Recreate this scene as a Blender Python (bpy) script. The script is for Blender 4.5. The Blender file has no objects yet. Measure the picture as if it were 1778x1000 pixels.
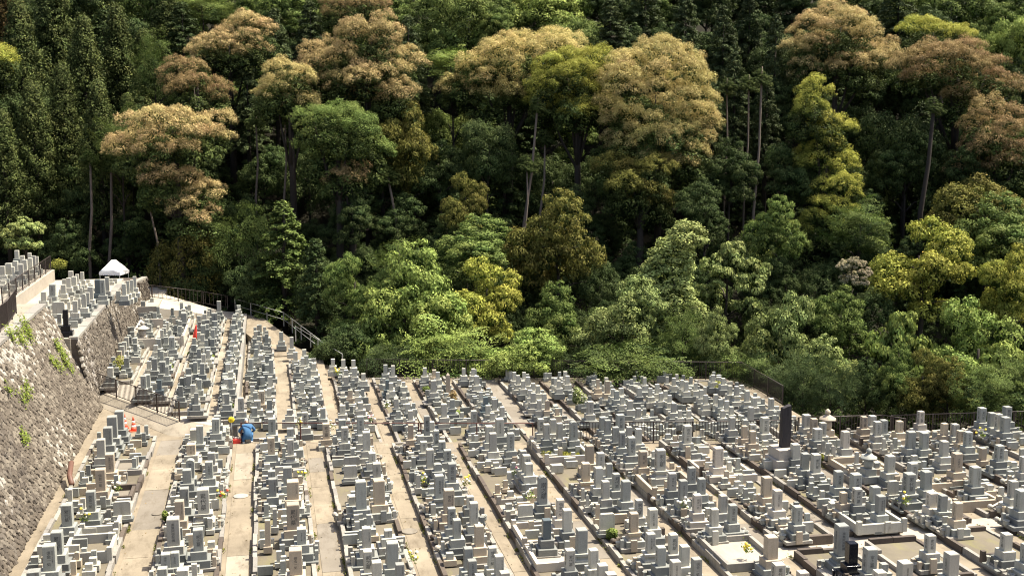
import bpy, bmesh, math, random
import numpy as np
from mathutils import Vector, Matrix
scene = bpy.context.scene
rng = np.random.default_rng(11); random.seed(11)
R = math.radians
# ------------------------------------------------------------------ camera, world, sun, exposure
CAM_H = 15.0; FPX = 2050.0
PITCH = math.atan2(295, FPX); YAW = math.atan(429 * math.cos(PITCH) / FPX)
cam_data = bpy.data.cameras.new('camera'); cam = bpy.data.objects.new('camera', cam_data)
scene.collection.objects.link(cam); scene.camera = cam
cam.location = (0, 0, CAM_H); cam.rotation_euler = (R(90) - PITCH, 0, -YAW)
cam_data.sensor_width = 36; cam_data.lens = 36 * FPX / 1778; cam_data.clip_start = .5; cam_data.clip_end = 2000
SUN_EL = R(63); SUN_AZ = R(87)          # azimuth from +Y towards +X
world = bpy.data.worlds.new('World'); scene.world = world; world.use_nodes = True
wn = world.node_tree.nodes; wl = world.node_tree.links
sky = wn.new('ShaderNodeTexSky'); sky.sky_type = 'NISHITA'; sky.sun_disc = False
sky.sun_elevation = SUN_EL; sky.sun_rotation = SUN_AZ; sky.air_density = .7; sky.dust_density = 4.0; sky.ozone_density = .3
wl.new(sky.outputs[0], wn['Background'].inputs[0]); wn['Background'].inputs[1].default_value = .12
sun_data = bpy.data.lights.new('sun', 'SUN'); sun = bpy.data.objects.new('sun', sun_data); scene.collection.objects.link(sun)
sun_data.energy = 5.0; sun_data.angle = R(.53); sun_data.color = (1, .92, .78)
sd = Vector((math.sin(SUN_AZ) * math.cos(SUN_EL), math.cos(SUN_AZ) * math.cos(SUN_EL), math.sin(SUN_EL)))
sun.rotation_euler = sd.to_track_quat('Z', 'Y').to_euler(); sun.location = (20, 60, 80)
scene.view_settings.view_transform = 'Standard'; scene.view_settings.look = 'None'
scene.view_settings.exposure = 1.14; scene.view_settings.gamma = 1.0; scene.view_settings.use_curve_mapping = False
scene.cycles.filter_width = 1.1; scene.cycles.max_bounces = 6; scene.cycles.diffuse_bounces = 3; scene.cycles.glossy_bounces = 2
scene.cycles.transmission_bounces = 3; scene.cycles.use_denoising = True
# ------------------------------------------------------------------ survey helpers (site measured by sight lines from the viewpoint)
FWD = np.array([math.sin(YAW) * math.cos(PITCH), math.cos(YAW) * math.cos(PITCH), -math.sin(PITCH)])
RGT = np.array([math.cos(YAW), -math.sin(YAW), 0.]); UPV = np.cross(RGT, FWD); CAMP = np.array([0, 0, CAM_H])
def sight(u, v, d): return CAMP + (FWD + RGT * (u - 889) / FPX - UPV * (v - 500) / FPX) * d
def on_level(u, v, z):
    r = FWD + RGT * (u - 889) / FPX - UPV * (v - 500) / FPX
    return CAMP + r * ((z - CAM_H) / r[2])
def depth_of(x, y, z=0): return float((np.array([x, y, z]) - CAMP) @ FWD)
HP_D = [0, 30, 60, 74, 85, 95, 104, 114, 130, 160, 220, 400]
HP_Z = [-6, -6, -5, -3.2, -1.8, 1.6, 5.2, 11.5, 22, 42, 66, 90]
def hill_z(x, y): return float(np.interp(y * math.cos(YAW) + x * math.sin(YAW), HP_D, HP_Z))
# ------------------------------------------------------------------ materials
def nodes_of(name):
    m = bpy.data.materials.new(name); m.use_nodes = True; n = m.node_tree.nodes; l = m.node_tree.links
    return m, n, l, n['Principled BSDF']
def mixc(n, l, fac, a, b, mode='MIX'):
    x = n.new('ShaderNodeMix'); x.data_type = 'RGBA'; x.blend_type = mode
    for s, val in ((0, fac), (6, a), (7, b)):
        if hasattr(val, 'is_output'): l.new(val, x.inputs[s])
        else: x.inputs[s].default_value = val if s == 0 else (*val[:3], 1)
    return x.outputs[2]
def noise(n, l, scale, detail=4, vec=None, rough=.6):
    t = n.new('ShaderNodeTexNoise'); t.inputs['Scale'].default_value = scale; t.inputs['Detail'].default_value = detail
    t.inputs['Roughness'].default_value = rough
    if vec is not None: l.new(vec, t.inputs['Vector'])
    return t.outputs['Fac']
def ramp(n, l, src, a, b):
    r = n.new('ShaderNodeMapRange'); r.inputs[1].default_value = a; r.inputs[2].default_value = b; l.new(src, r.inputs[0]); return r.outputs[0]
def world_vec(n, l, scale=(1, 1, 1)):
    g = n.new('ShaderNodeNewGeometry'); mp = n.new('ShaderNodeMapping'); mp.inputs['Scale'].default_value = scale
    l.new(g.outputs['Position'], mp.inputs['Vector']); return mp.outputs[0]
def bump(n, l, bs, src, strength, dist=.02):
    b = n.new('ShaderNodeBump'); b.inputs['Strength'].default_value = strength; b.inputs['Distance'].default_value = dist
    l.new(src, b.inputs['Height']); l.new(b.outputs[0], bs.inputs['Normal'])
def stone_mat(name, col, dirt=.35, dirtcol=(.10, .085, .065), rough=.7, speck=.25, var=.32):
    m, n, l, bs = nodes_of(name)
    oi = n.new('ShaderNodeObjectInfo')
    v = world_vec(n, l)
    sp = noise(n, l, 70, 2, v, .8)
    c = mixc(n, l, ramp(n, l, sp, .3, .7), tuple(x * (1 - speck) for x in col), tuple(min(1, x * (1 + speck)) for x in col))
    c = mixc(n, l, ramp(n, l, oi.outputs['Random'], 0, 1), c, mixc(n, l, 1, c, (1 - var, 1 - var, 1 - var * .9), 'MULTIPLY'))
    vs = world_vec(n, l, (7, 7, .9))
    st = noise(n, l, 1.0, 5, vs, .65)
    big = noise(n, l, 1.7, 4, v, .6)
    f = n.new('ShaderNodeMath'); f.operation = 'MULTIPLY'; l.new(ramp(n, l, st, .48, .78), f.inputs[0]); l.new(ramp(n, l, big, .35, .7), f.inputs[1])
    f2 = n.new('ShaderNodeMath'); f2.operation = 'MULTIPLY'; l.new(f.outputs[0], f2.inputs[0]); f2.inputs[1].default_value = dirt * 2
    f2.use_clamp = True
    c = mixc(n, l, f2.outputs[0], c, dirtcol)
    l.new(c, bs.inputs['Base Color']); bs.inputs['Roughness'].default_value = rough; bs.inputs['Specular IOR Level'].default_value = .3
    bump(n, l, bs, sp, .25, .01)
    return m
def plain_mat(name, col, rough=.6, metal=0, spec=.4, nscale=9, nvar=.18):
    m, n, l, bs = nodes_of(name)
    f = noise(n, l, nscale, 4, world_vec(n, l))
    l.new(mixc(n, l, f, tuple(x * (1 - nvar) for x in col), tuple(min(1, x * (1 + nvar)) for x in col)), bs.inputs['Base Color'])
    bs.inputs['Roughness'].default_value = rough; bs.inputs['Metallic'].default_value = metal; bs.inputs['Specular IOR Level'].default_value = spec
    return m
def paving_mat(name, c1, c2, stain=(.10, .08, .055), amt=.62):
    m, n, l, bs = nodes_of(name); v = world_vec(n, l); oi = n.new('ShaderNodeObjectInfo')
    c = mixc(n, l, ramp(n, l, noise(n, l, .55, 6, v), .3, .7), c1, c2)
    c = mixc(n, l, oi.outputs['Random'], c, mixc(n, l, 1, c, (.88, .87, .86), 'MULTIPLY'))
    s = noise(n, l, 2.1, 6, world_vec(n, l, (1, .35, 1)), .7)
    k = n.new('ShaderNodeMath'); k.operation = 'MULTIPLY'; l.new(ramp(n, l, s, .5, .72), k.inputs[0]); k.inputs[1].default_value = amt
    c = mixc(n, l, k.outputs[0], c, stain)
    g = noise(n, l, 45, 3, v, .8)
    c = mixc(n, l, ramp(n, l, g, .2, .8), mixc(n, l, 1, c, (.8, .8, .8), 'MULTIPLY'), c)
    l.new(c, bs.inputs['Base Color']); bs.inputs['Roughness'].default_value = .9; bs.inputs['Specular IOR Level'].default_value = .15
    bump(n, l, bs, g, .3, .01); return m
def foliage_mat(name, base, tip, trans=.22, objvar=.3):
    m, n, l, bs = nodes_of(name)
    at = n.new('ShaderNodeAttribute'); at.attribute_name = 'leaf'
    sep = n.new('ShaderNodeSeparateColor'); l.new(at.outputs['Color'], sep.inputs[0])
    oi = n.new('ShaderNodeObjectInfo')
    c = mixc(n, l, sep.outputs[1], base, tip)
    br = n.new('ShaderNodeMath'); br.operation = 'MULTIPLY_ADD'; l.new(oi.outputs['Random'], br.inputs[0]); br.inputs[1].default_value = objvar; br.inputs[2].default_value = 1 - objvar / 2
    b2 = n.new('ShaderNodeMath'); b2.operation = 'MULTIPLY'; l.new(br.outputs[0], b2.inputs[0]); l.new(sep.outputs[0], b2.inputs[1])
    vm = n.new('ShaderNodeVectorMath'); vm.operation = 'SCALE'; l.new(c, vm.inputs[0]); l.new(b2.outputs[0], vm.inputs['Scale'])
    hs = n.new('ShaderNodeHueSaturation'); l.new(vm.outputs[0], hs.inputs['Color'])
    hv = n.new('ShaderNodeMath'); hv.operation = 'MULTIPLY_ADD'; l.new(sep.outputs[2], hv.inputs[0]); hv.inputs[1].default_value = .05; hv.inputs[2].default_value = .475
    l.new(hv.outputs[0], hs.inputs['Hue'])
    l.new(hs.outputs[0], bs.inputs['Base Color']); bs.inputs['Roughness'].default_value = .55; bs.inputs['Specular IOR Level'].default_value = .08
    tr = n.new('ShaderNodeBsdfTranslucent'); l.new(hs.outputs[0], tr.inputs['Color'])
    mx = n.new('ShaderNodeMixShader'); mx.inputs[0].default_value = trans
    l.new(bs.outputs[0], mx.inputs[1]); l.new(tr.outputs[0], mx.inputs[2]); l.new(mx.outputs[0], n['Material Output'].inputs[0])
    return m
M = dict(
    g=stone_mat('granite_grey', (.325, .335, .295), .38), l=stone_mat('granite_pale', (.45, .44, .37), .38),
    t=stone_mat('granite_tan', (.46, .39, .285), .22, (.16, .11, .07)), w=stone_mat('granite_cream', (.52, .475, .39), .15),
    d=stone_mat('granite_dark', (.13, .16, .165), .1, rough=.35), k=stone_mat('granite_black', (.012, .013, .018), .0, rough=.12, speck=.4),
    kerb=stone_mat('kerb_granite', (.29, .275, .235), .5, (.07, .055, .045)), kerbdark=stone_mat('kerb_mossy', (.10, .08, .062), .6, (.035, .028, .022)),
    old=stone_mat('weathered_slate', (.035, .031, .032), 1.4, (.012, .011, .013)), base=stone_mat('plinth_grey', (.205, .215, .195), .2),
    conc=paving_mat('concrete', (.36, .32, .25), (.26, .23, .18)), aisle=paving_mat('aisle_concrete', (.31, .265, .195), (.20, .17, .125)),
    aisle2=paving_mat('aisle_grey', (.25, .225, .185), (.18, .16, .13)), gravel=paving_mat('gravel', (.20, .175, .13), (.13, .115, .085), (.20, .19, .07), .6),
    pale=paving_mat('pale_concrete', (.46, .42, .35), (.36, .325, .265), amt=.25), soil=paving_mat('soil', (.022, .02, .011), (.014, .014, .008), (.02, .018, .01)),
    brown=plain_mat('fence_brown', (.045, .033, .028), .5), rail=plain_mat('rail_maroon', (.11, .045, .035), .5), steel=plain_mat('steel_grey', (.30, .30, .28), .4, .3),
    ink=plain_mat('engraving_black', (.03, .03, .03), .8), white=plain_mat('white_canvas', (.85, .84, .80), .8, nvar=.04), red=plain_mat('red_plastic', (.62, .05, .035), .5),
    yellow=plain_mat('yellow_sign', (.85, .60, .02), .5, nvar=.05), blue=plain_mat('blue_cloth', (.045, .13, .26), .9), navy=plain_mat('navy_cloth', (.03, .075, .15), .9),
    skin=plain_mat('skin', (.50, .30, .21), .6), hair=plain_mat('dark_hair', (.02, .016, .014), .7), bark=stone_mat('bark', (.045, .036, .028), .5, (.03, .024, .018), .9),
    barkpale=stone_mat('bark_pale', (.17, .135, .105), .3, (.06, .05, .04), .9), pot=plain_mat('pipe_rust', (.12, .06, .04), .6), pink=plain_mat('petal_pink', (.70, .30, .33), .8),
    petal=plain_mat('petal_yellow', (.80, .62, .08), .8), petalw=plain_mat('petal_white', (.82, .78, .68), .8), orange=plain_mat('orange_stripe', (.75, .10, .045), .5))
TANTIP = (.50, .39, .18)
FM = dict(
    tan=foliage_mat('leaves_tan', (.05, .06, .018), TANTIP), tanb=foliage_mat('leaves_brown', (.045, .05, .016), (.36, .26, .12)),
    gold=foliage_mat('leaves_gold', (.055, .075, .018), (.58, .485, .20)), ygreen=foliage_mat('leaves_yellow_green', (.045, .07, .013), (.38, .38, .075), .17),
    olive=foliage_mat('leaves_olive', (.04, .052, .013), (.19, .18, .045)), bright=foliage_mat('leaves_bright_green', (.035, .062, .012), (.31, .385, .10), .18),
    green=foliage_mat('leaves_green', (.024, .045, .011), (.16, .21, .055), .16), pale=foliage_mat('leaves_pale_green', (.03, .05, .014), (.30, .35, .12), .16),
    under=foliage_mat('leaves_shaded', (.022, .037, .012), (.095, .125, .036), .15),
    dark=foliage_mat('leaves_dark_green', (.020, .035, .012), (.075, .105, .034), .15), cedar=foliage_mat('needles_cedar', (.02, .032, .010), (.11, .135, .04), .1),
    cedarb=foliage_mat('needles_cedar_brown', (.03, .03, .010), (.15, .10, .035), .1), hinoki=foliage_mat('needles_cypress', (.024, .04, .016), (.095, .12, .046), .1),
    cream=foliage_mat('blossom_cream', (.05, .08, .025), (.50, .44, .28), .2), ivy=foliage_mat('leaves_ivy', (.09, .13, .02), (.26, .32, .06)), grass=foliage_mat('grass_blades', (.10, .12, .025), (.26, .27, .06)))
# ------------------------------------------------------------------ object helpers
COL = scene.collection
def tag(o, label=None, cat=None, group=None, kind=None):
    for k, v in (('label', label), ('category', cat), ('group', group), ('kind', kind)):
        if v: o[k] = v
    return o
def link(name, data, mat=None, parent=None, loc=(0, 0, 0), rz=0., scale=None, override=True):
    o = bpy.data.objects.new(name, data); COL.objects.link(o)
    if parent: o.parent = parent
    o.location = loc
    if rz: o.rotation_euler = (0, 0, rz)
    if scale is not None: o.scale = scale
    if mat is not None and data is not None:
        if not data.materials: data.materials.append(mat)
        elif data.materials[0] is not mat:
            o.material_slots[0].link = 'OBJECT'; o.material_slots[0].material = mat
    return o
def empty(name, loc, rz=0.):
    o = bpy.data.objects.new(name, None); COL.objects.link(o); o.location = loc; o.rotation_euler = (0, 0, rz); o.empty_display_size = .3
    return o
def bm_mesh(bm, name, smooth=False):
    me = bpy.data.meshes.new(name); bm.to_mesh(me); bm.free()
    (me.shade_smooth if smooth else me.shade_flat)(); return me
def np_mesh(name, V, F, mat=None, smooth=False):
    me = bpy.data.meshes.new(name); me.from_pydata([tuple(v) for v in V], [], [tuple(f) for f in F]); me.update()
    (me.shade_smooth if smooth else me.shade_flat)()
    if mat: me.materials.append(mat)
    return me
def box_into(bm, lo, hi, bev=0.):
    r = bmesh.ops.create_cube(bm, size=1)['verts']
    for v in r: v.co = Vector([lo[i] + (v.co[i] + .5) * (hi[i] - lo[i]) for i in range(3)])
    if bev: bmesh.ops.bevel(bm, geom=list({e for v in r for e in v.link_edges}), offset=bev, segments=1, affect='EDGES')
def tube_arrays(pts, rad, n=8, caps=True):
    pts = [np.array(p, float) for p in pts]; V = []; F = []
    for i, p in enumerate(pts):
        t = pts[min(i + 1, len(pts) - 1)] - pts[max(i - 1, 0)]; t /= np.linalg.norm(t) + 1e-9
        a = np.cross(t, [0, 0, 1.]) if abs(t[2]) < .9 else np.cross(t, [1., 0, 0]); a /= np.linalg.norm(a); b = np.cross(t, a)
        for k in range(n): V.append(p + rad[i] * (math.cos(2 * math.pi * k / n) * a + math.sin(2 * math.pi * k / n) * b))
    for i in range(len(pts) - 1):
        for k in range(n): F.append((i * n + k, i * n + (k + 1) % n, (i + 1) * n + (k + 1) % n, (i + 1) * n + k))
    if caps: F.append(tuple(range(n - 1, -1, -1))); F.append(tuple((len(pts) - 1) * n + k for k in range(n)))
    return V, F
def tubes_mesh(name, tubes, n=8, smooth=True):
    V = []; F = []
    for pts, rad in tubes:
        v, f = tube_arrays(pts, rad, n); o = len(V); V += v; F += [tuple(i + o for i in q) for q in f]
    return np_mesh(name, V, F, smooth=smooth)
def lathe_mesh(name, prof, n=12, smooth=True):
    V = []; F = []
    for r, z in prof:
        for k in range(n): V.append((r * math.cos(2 * math.pi * k / n), r * math.sin(2 * math.pi * k / n), z))
    for i in range(len(prof) - 1):
        for k in range(n): F.append((i * n + k, i * n + (k + 1) % n, (i + 1) * n + (k + 1) % n, (i + 1) * n + k))
    F.append(tuple(range(n - 1, -1, -1))); F.append(tuple((len(prof) - 1) * n + k for k in range(n)))
    return np_mesh(name, V, F, smooth=smooth)
def prism_mesh(name, poly, z0, z1):
    n = len(poly); V = [(x, y, z0) for x, y in poly] + [(x, y, z1) for x, y in poly]
    F = [tuple(range(n - 1, -1, -1)), tuple(range(n, 2 * n))] + [(i, (i + 1) % n, n + (i + 1) % n, n + i) for i in range(n)]
    return np_mesh(name, V, F)
ORD = ['first', 'second', 'third', 'fourth', 'fifth', 'sixth', 'seventh', 'eighth', 'ninth', 'tenth', 'eleventh', 'twelfth', 'thirteenth', 'fourteenth', 'fifteenth', 'sixteenth', 'seventeenth', 'eighteenth', 'nineteenth', 'twentieth', 'twenty-first', 'twenty-second', 'twenty-third', 'twenty-fourth', 'twenty-fifth', 'twenty-sixth', 'twenty-seventh', 'twenty-eighth', 'twenty-ninth', 'thirtieth', 'thirty-first', 'thirty-second', 'thirty-third', 'thirty-fourth', 'thirty-fifth']
# ================================================================== THE SETTING
def build_terrain():
    xs = np.linspace(-170, 230, 110); ys = np.concatenate([np.linspace(-40, 60, 20), np.linspace(62, 170, 72), np.linspace(180, 330, 14)])
    V = []; nx = len(xs)
    for y in ys:
        for x in xs:
            z = hill_z(x, y); w = max(0, min(1, (z + 4) / 6))
            V.append((x, y, z + w * (.8 * math.sin(x * .19 + y * .07) + .6 * math.sin(x * .07 - y * .15) + random.uniform(-.15, .15))))
    F = [(j * nx + i, j * nx + i + 1, (j + 1) * nx + i + 1, (j + 1) * nx + i) for j in range(len(ys) - 1) for i in range(nx - 1)]
    tag(link('hillside', np_mesh('hillside', V, F, M['soil'], True)), 'steep dark forest floor rising behind the cemetery', kind='structure')
build_terrain()
MAIN_BACK = [(-9.6, 66.0), (-4.5, 58.1), (-1.3, 55.1), (13.75, 51.9), (20.9, 50.6), (28.2, 49.9), (60, 47)]
tag(link('main_terrace', prism_mesh('main_terrace', [(60, 18)] + MAIN_BACK[::-1] + [(-9.6, 18)], -7, 0), M['aisle']), 'sunlit concrete ground of the main cemetery terrace', kind='structure')
tag(link('left_terrace', prism_mesh('left_terrace', [(-1.9, 55.9), (-1.9, 90.5), (-8, 95), (-11, 95), (-11, 68), (-9.55, 66.2), (-4.5, 58.3)], -7, .4), M['pale']), 'pale ground of the terrace below the tent', kind='structure')
tag(link('ramp_terrace', prism_mesh('ramp_terrace', [(3.2, 54.35), (3.2, 75.3), (-1.88, 89.5), (-1.88, 55.55)], -7, -.3), M['aisle']), 'concrete ground beside the descending handrail', kind='structure')
tag(link('back_terrace', prism_mesh('back_terrace', [(27.2, 50.2), (27.4, 59), (27.7, 65.5), (5.7, 70.9), (3.22, 75.2), (3.22, 54.3), (13.75, 52.1), (20.9, 50.8)], -7, -.6), M['aisle']), 'ground of the terrace behind the long fence', kind='structure')
tag(link('tent_terrace', prism_mesh('tent_terrace', [(-7.9, 87), (-7.9, 97), (-24, 99), (-24, 86.5)], -7, 1.65), M['pale']), 'pale level ground under the white tent', kind='structure')
# white ramp beside the handrail
def slab_poly(name, pts3, thick, mat, label):
    n = len(pts3); V = [tuple(p) for p in pts3] + [(p[0], p[1], p[2] - thick) for p in pts3]
    F = [tuple(range(n)), tuple(range(2 * n - 1, n - 1, -1))] + [(i, n + i, n + (i + 1) % n, (i + 1) % n) for i in range(n)]
    return tag(link(name, np_mesh(name, V, F, mat)), label, kind='structure')
slab_poly('apron', [(-9.3, 64.2, .012), (-4.9, 56.9, .012), (-2.2, 55.4, .012), (-1.95, 56.1, .41), (-4.55, 58.35, .41), (-9.4, 66.0, .41)], .3, M['conc'], 'sunlit concrete apron sloping up to the brown barred fence')
slab_poly('ramp_path', [(-1.7, 89, .5), (-1.7, 82, .35), (.2, 76.5, -.24), (1.4, 76.5, -.24), (1.2, 80.6, .2), (-.6, 87.5, .5)], 1.2, M['aisle'], 'concrete ramp at the head of the handrail')
slab_poly('sloping_path', [(-8.0, 87.2, 1.5), (-8.0, 93, 1.66), (-4.0, 91.5, .55), (-4.2, 89.5, .46)], 2, M['pale'], 'white sloping path dropping from the tent')
# aisle paving: slabs are children of each path
def unit_box(name, bev=.03):
    bm = bmesh.new(); box_into(bm, (-.5, -.5, 0), (.5, .5, 1), bev); return bm_mesh(bm, name)
ROWS = [(-8.2, -5.4), (-4.15, -1.9), (-.85, 1.27), (2.25, 4.4), (5.3, 7.5), (8.25, 10.4), (11.35, 13.5), (14.4, 16.5), (17.35, 19.5), (20.25, 22.35), (23.3, 25.4), (26.3, 28.4), (29.3, 31.4), (32.3, 34.4), (35.3, 37.4), (38.3, 40.4)]
BROWS = [(3.5, 5.1), (5.8, 7.5), (8.2, 10.1), (10.45, 12.1), (13.15, 14.9), (15.5, 17.1), (17.55, 19.3), (19.8, 21.6), (22.1, 23.9), (24.4, 26.3)]
LROWS = [(-9.3, -7.6), (-7.2, -5.45), (-5.05, -3.25), (-2.75, -2.0)]
NROWS = [(-1.5, .15), (1.0, 2.7)]
def back_y(x): return float(np.interp(x, [p[0] for p in MAIN_BACK], [p[1] for p in MAIN_BACK]))
def yfar_b(x): return float(np.interp(x, [3.2, 5.7, 27.7], [73.5, 70.2, 64.9]))
SLAB = unit_box('paving_slab', 0)
def pave(name, x0, x1, y0, y1, z, label, dy=(1.8, 5.2), mats=('aisle', 'aisle', 'aisle2', 'conc')):
    root = empty(name, ((x0 + x1) / 2, y0, z)); tag(root, label, kind='structure'); y = y0
    while y < y1 - .4:
        h = min(random.uniform(*dy), y1 - y)
        s = link('paving_slab', SLAB, M['aisle'], root, (0, y + h / 2 - y0, .004), 0, (x1 - x0 - .03, h - .016, random.uniform(.006, .014)))
        s.material_slots[0].link = 'OBJECT'; s.material_slots[0].material = M[random.choice(mats)]; y += h
for i in range(len(ROWS) - 1):
    x0, x1 = ROWS[i][1] + .16, ROWS[i + 1][0] - .12
    pave('aisle', x0, x1, 33, min(back_y(x0), back_y(x1)) - .25, 0, f'{ORD[i]} paved aisle counted from the stone retaining wall', mats=('aisle', 'aisle', 'aisle', 'aisle2', 'aisle') if i != 1 else ('conc', 'conc', 'aisle'))
for i in range(len(BROWS) - 1):
    pave('aisle', BROWS[i][1] + .12, BROWS[i + 1][0] - .1, back_y(BROWS[i][1]) + .8, yfar_b(BROWS[i][1]) - .3, -.6, f'{ORD[i]} brown aisle behind the long fence, counted from the handrail', mats=('aisle', 'aisle2'))
for i in range(3):
    pave('aisle', LROWS[i][1] + .05, LROWS[i + 1][0] - .05, (66.2, 61.3, 58.2)[i], 88, .4, f'{ORD[i]} narrow aisle of the terrace below the tent', mats=('conc', 'aisle'))
# row platforms: gravel bed + kerb stones
KERB = unit_box('kerb_stone', .02); BED = unit_box('gravel_bed', 0)
def platform(x0, x1, y0, y1, z, h, label, dark=.3, gaps=()):
    root = empty('grave_platform', ((x0 + x1) / 2, y0, z)); tag(root, label, kind='structure')
    link('gravel_bed', BED, M['gravel'], root, (0, (y1 - y0) / 2, 0), 0, (x1 - x0 - .1, y1 - y0 - .1, h - .07))
    y = y0
    while y < y1 - .3:
        L = min(random.uniform(.9, 1.5), y1 - y)
        for sx in (-1, 1):
            o = link('kerb_stone', KERB, M['kerb'], root, (sx * (x1 - x0 - .15) / 2 + random.uniform(-.03, .03), y + L / 2 - y0, -.05), random.uniform(-.006, .006), (.15, L - .012, h + .05 + random.choice((-.05, -.02, 0, 0, .02, .06, .1)) + random.uniform(-.015, .015)))
            if random.random() < dark: o.material_slots[0].link = 'OBJECT'; o.material_slots[0].material = M['kerbdark']
        y += L
    for yy in (0, y1 - y0):
        for sx in (-.25, .25): link('kerb_stone', KERB, M['kerbdark' if dark > .4 else 'kerb'], root, (sx * (x1 - x0 - .3), yy, -.05), random.uniform(-.01, .01), ((x1 - x0 - .32) / 2 - .01, .16, h + .045 + (random.uniform(.04, .14) if dark > .4 else 0)))
PLAT_H = .22
slab_poly('cross_path', [(16.9, 36.15, .02), (45, 39.9, .02), (45, 41.0, .02), (16.9, 37.3, .02)], .015, M['pale'], 'cream concrete path crossing the rows at the lower right')
CROSS_X = 17.2                                   # east of this a cross path cuts the rows
def cross_y(x): return float(np.interp(x, [17, 26, 40], [36.6, 37.9, 39.8]))
for i, (a, b) in enumerate(ROWS):
    lab = f'{ORD[i]} kerbed gravel bed of graves counted from the retaining wall'
    y1 = min(back_y(a), back_y(b)) - .45
    if i == 0: y1 = 56.3
    dk = .12 if i < 4 else .3 if i < 7 else .5
    if a > CROSS_X - .5:
        platform(a, b, 33, cross_y(a) - .55, 0, PLAT_H, lab + ', before the cross path', dk); platform(a, b, cross_y(a) + .55, y1, 0, PLAT_H, lab + ', beyond the cross path', dk)
    else: platform(a, b, 33, y1, 0, PLAT_H, lab, dk)
for i, (a, b) in enumerate(BROWS): platform(a, b, max(back_y(a), back_y(b)) + .9, yfar_b(b) - .5, -.6, PLAT_H, f'{ORD[i]} grave bed behind the long fence, counted from the handrail', .3)
for i, (a, b) in enumerate(LROWS): platform(a, b, (67.0, 62.6, 59.2, 57)[i], 88, .4, PLAT_H, f'{ORD[i]} grave bed on the terrace below the tent', .15)
for i, (a, b) in enumerate(NROWS): platform(a, b, 56, (84, 74)[i], -.3, PLAT_H, f'{ORD[i]} grave bed beside the concrete ramp', .2)
# ------------------------------------------------------------------ retaining walls of fitted stones
def stone_protos():
    out = []
    for k in range(6):
        bm = bmesh.new(); n = 5 + k % 2
        ring = [(math.cos(2 * math.pi * (i + .25 * random.uniform(-1, 1)) / n + .3 * k) * random.uniform(.88, 1.05), math.sin(2 * math.pi * i / n + .3 * k) * random.uniform(.88, 1.05)) for i in range(n)]
        lo = [bm.verts.new((x, y, -.5)) for x, y in ring]; mid = [bm.verts.new((x, y, .12 + random.uniform(-.06, .06))) for x, y in ring]
        top = [bm.verts.new((x * .68 + random.uniform(-.07, .07), y * .68 + random.uniform(-.07, .07), .34 + random.uniform(-.12, .14))) for x, y in ring]
        for i in range(n):
            j = (i + 1) % n; bm.faces.new((lo[i], lo[j], mid[j], mid[i])); bm.faces.new((mid[i], mid[j], top[j], top[i]))
        bm.faces.new(top); out.append(bm_mesh(bm, 'wall_stone'))
    return out
WSTONES = stone_protos()
WALLM = [stone_mat('wall_stone_%s' % t, c, dr, dc, .95) for t, c, dr, dc in (('brown', (.105, .088, .067), .5, (.02, .017, .013)), ('buff', (.165, .143, .11), .45, (.03, .025, .02)), ('pale', (.31, .285, .24), .3, (.06, .05, .04)))]
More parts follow.
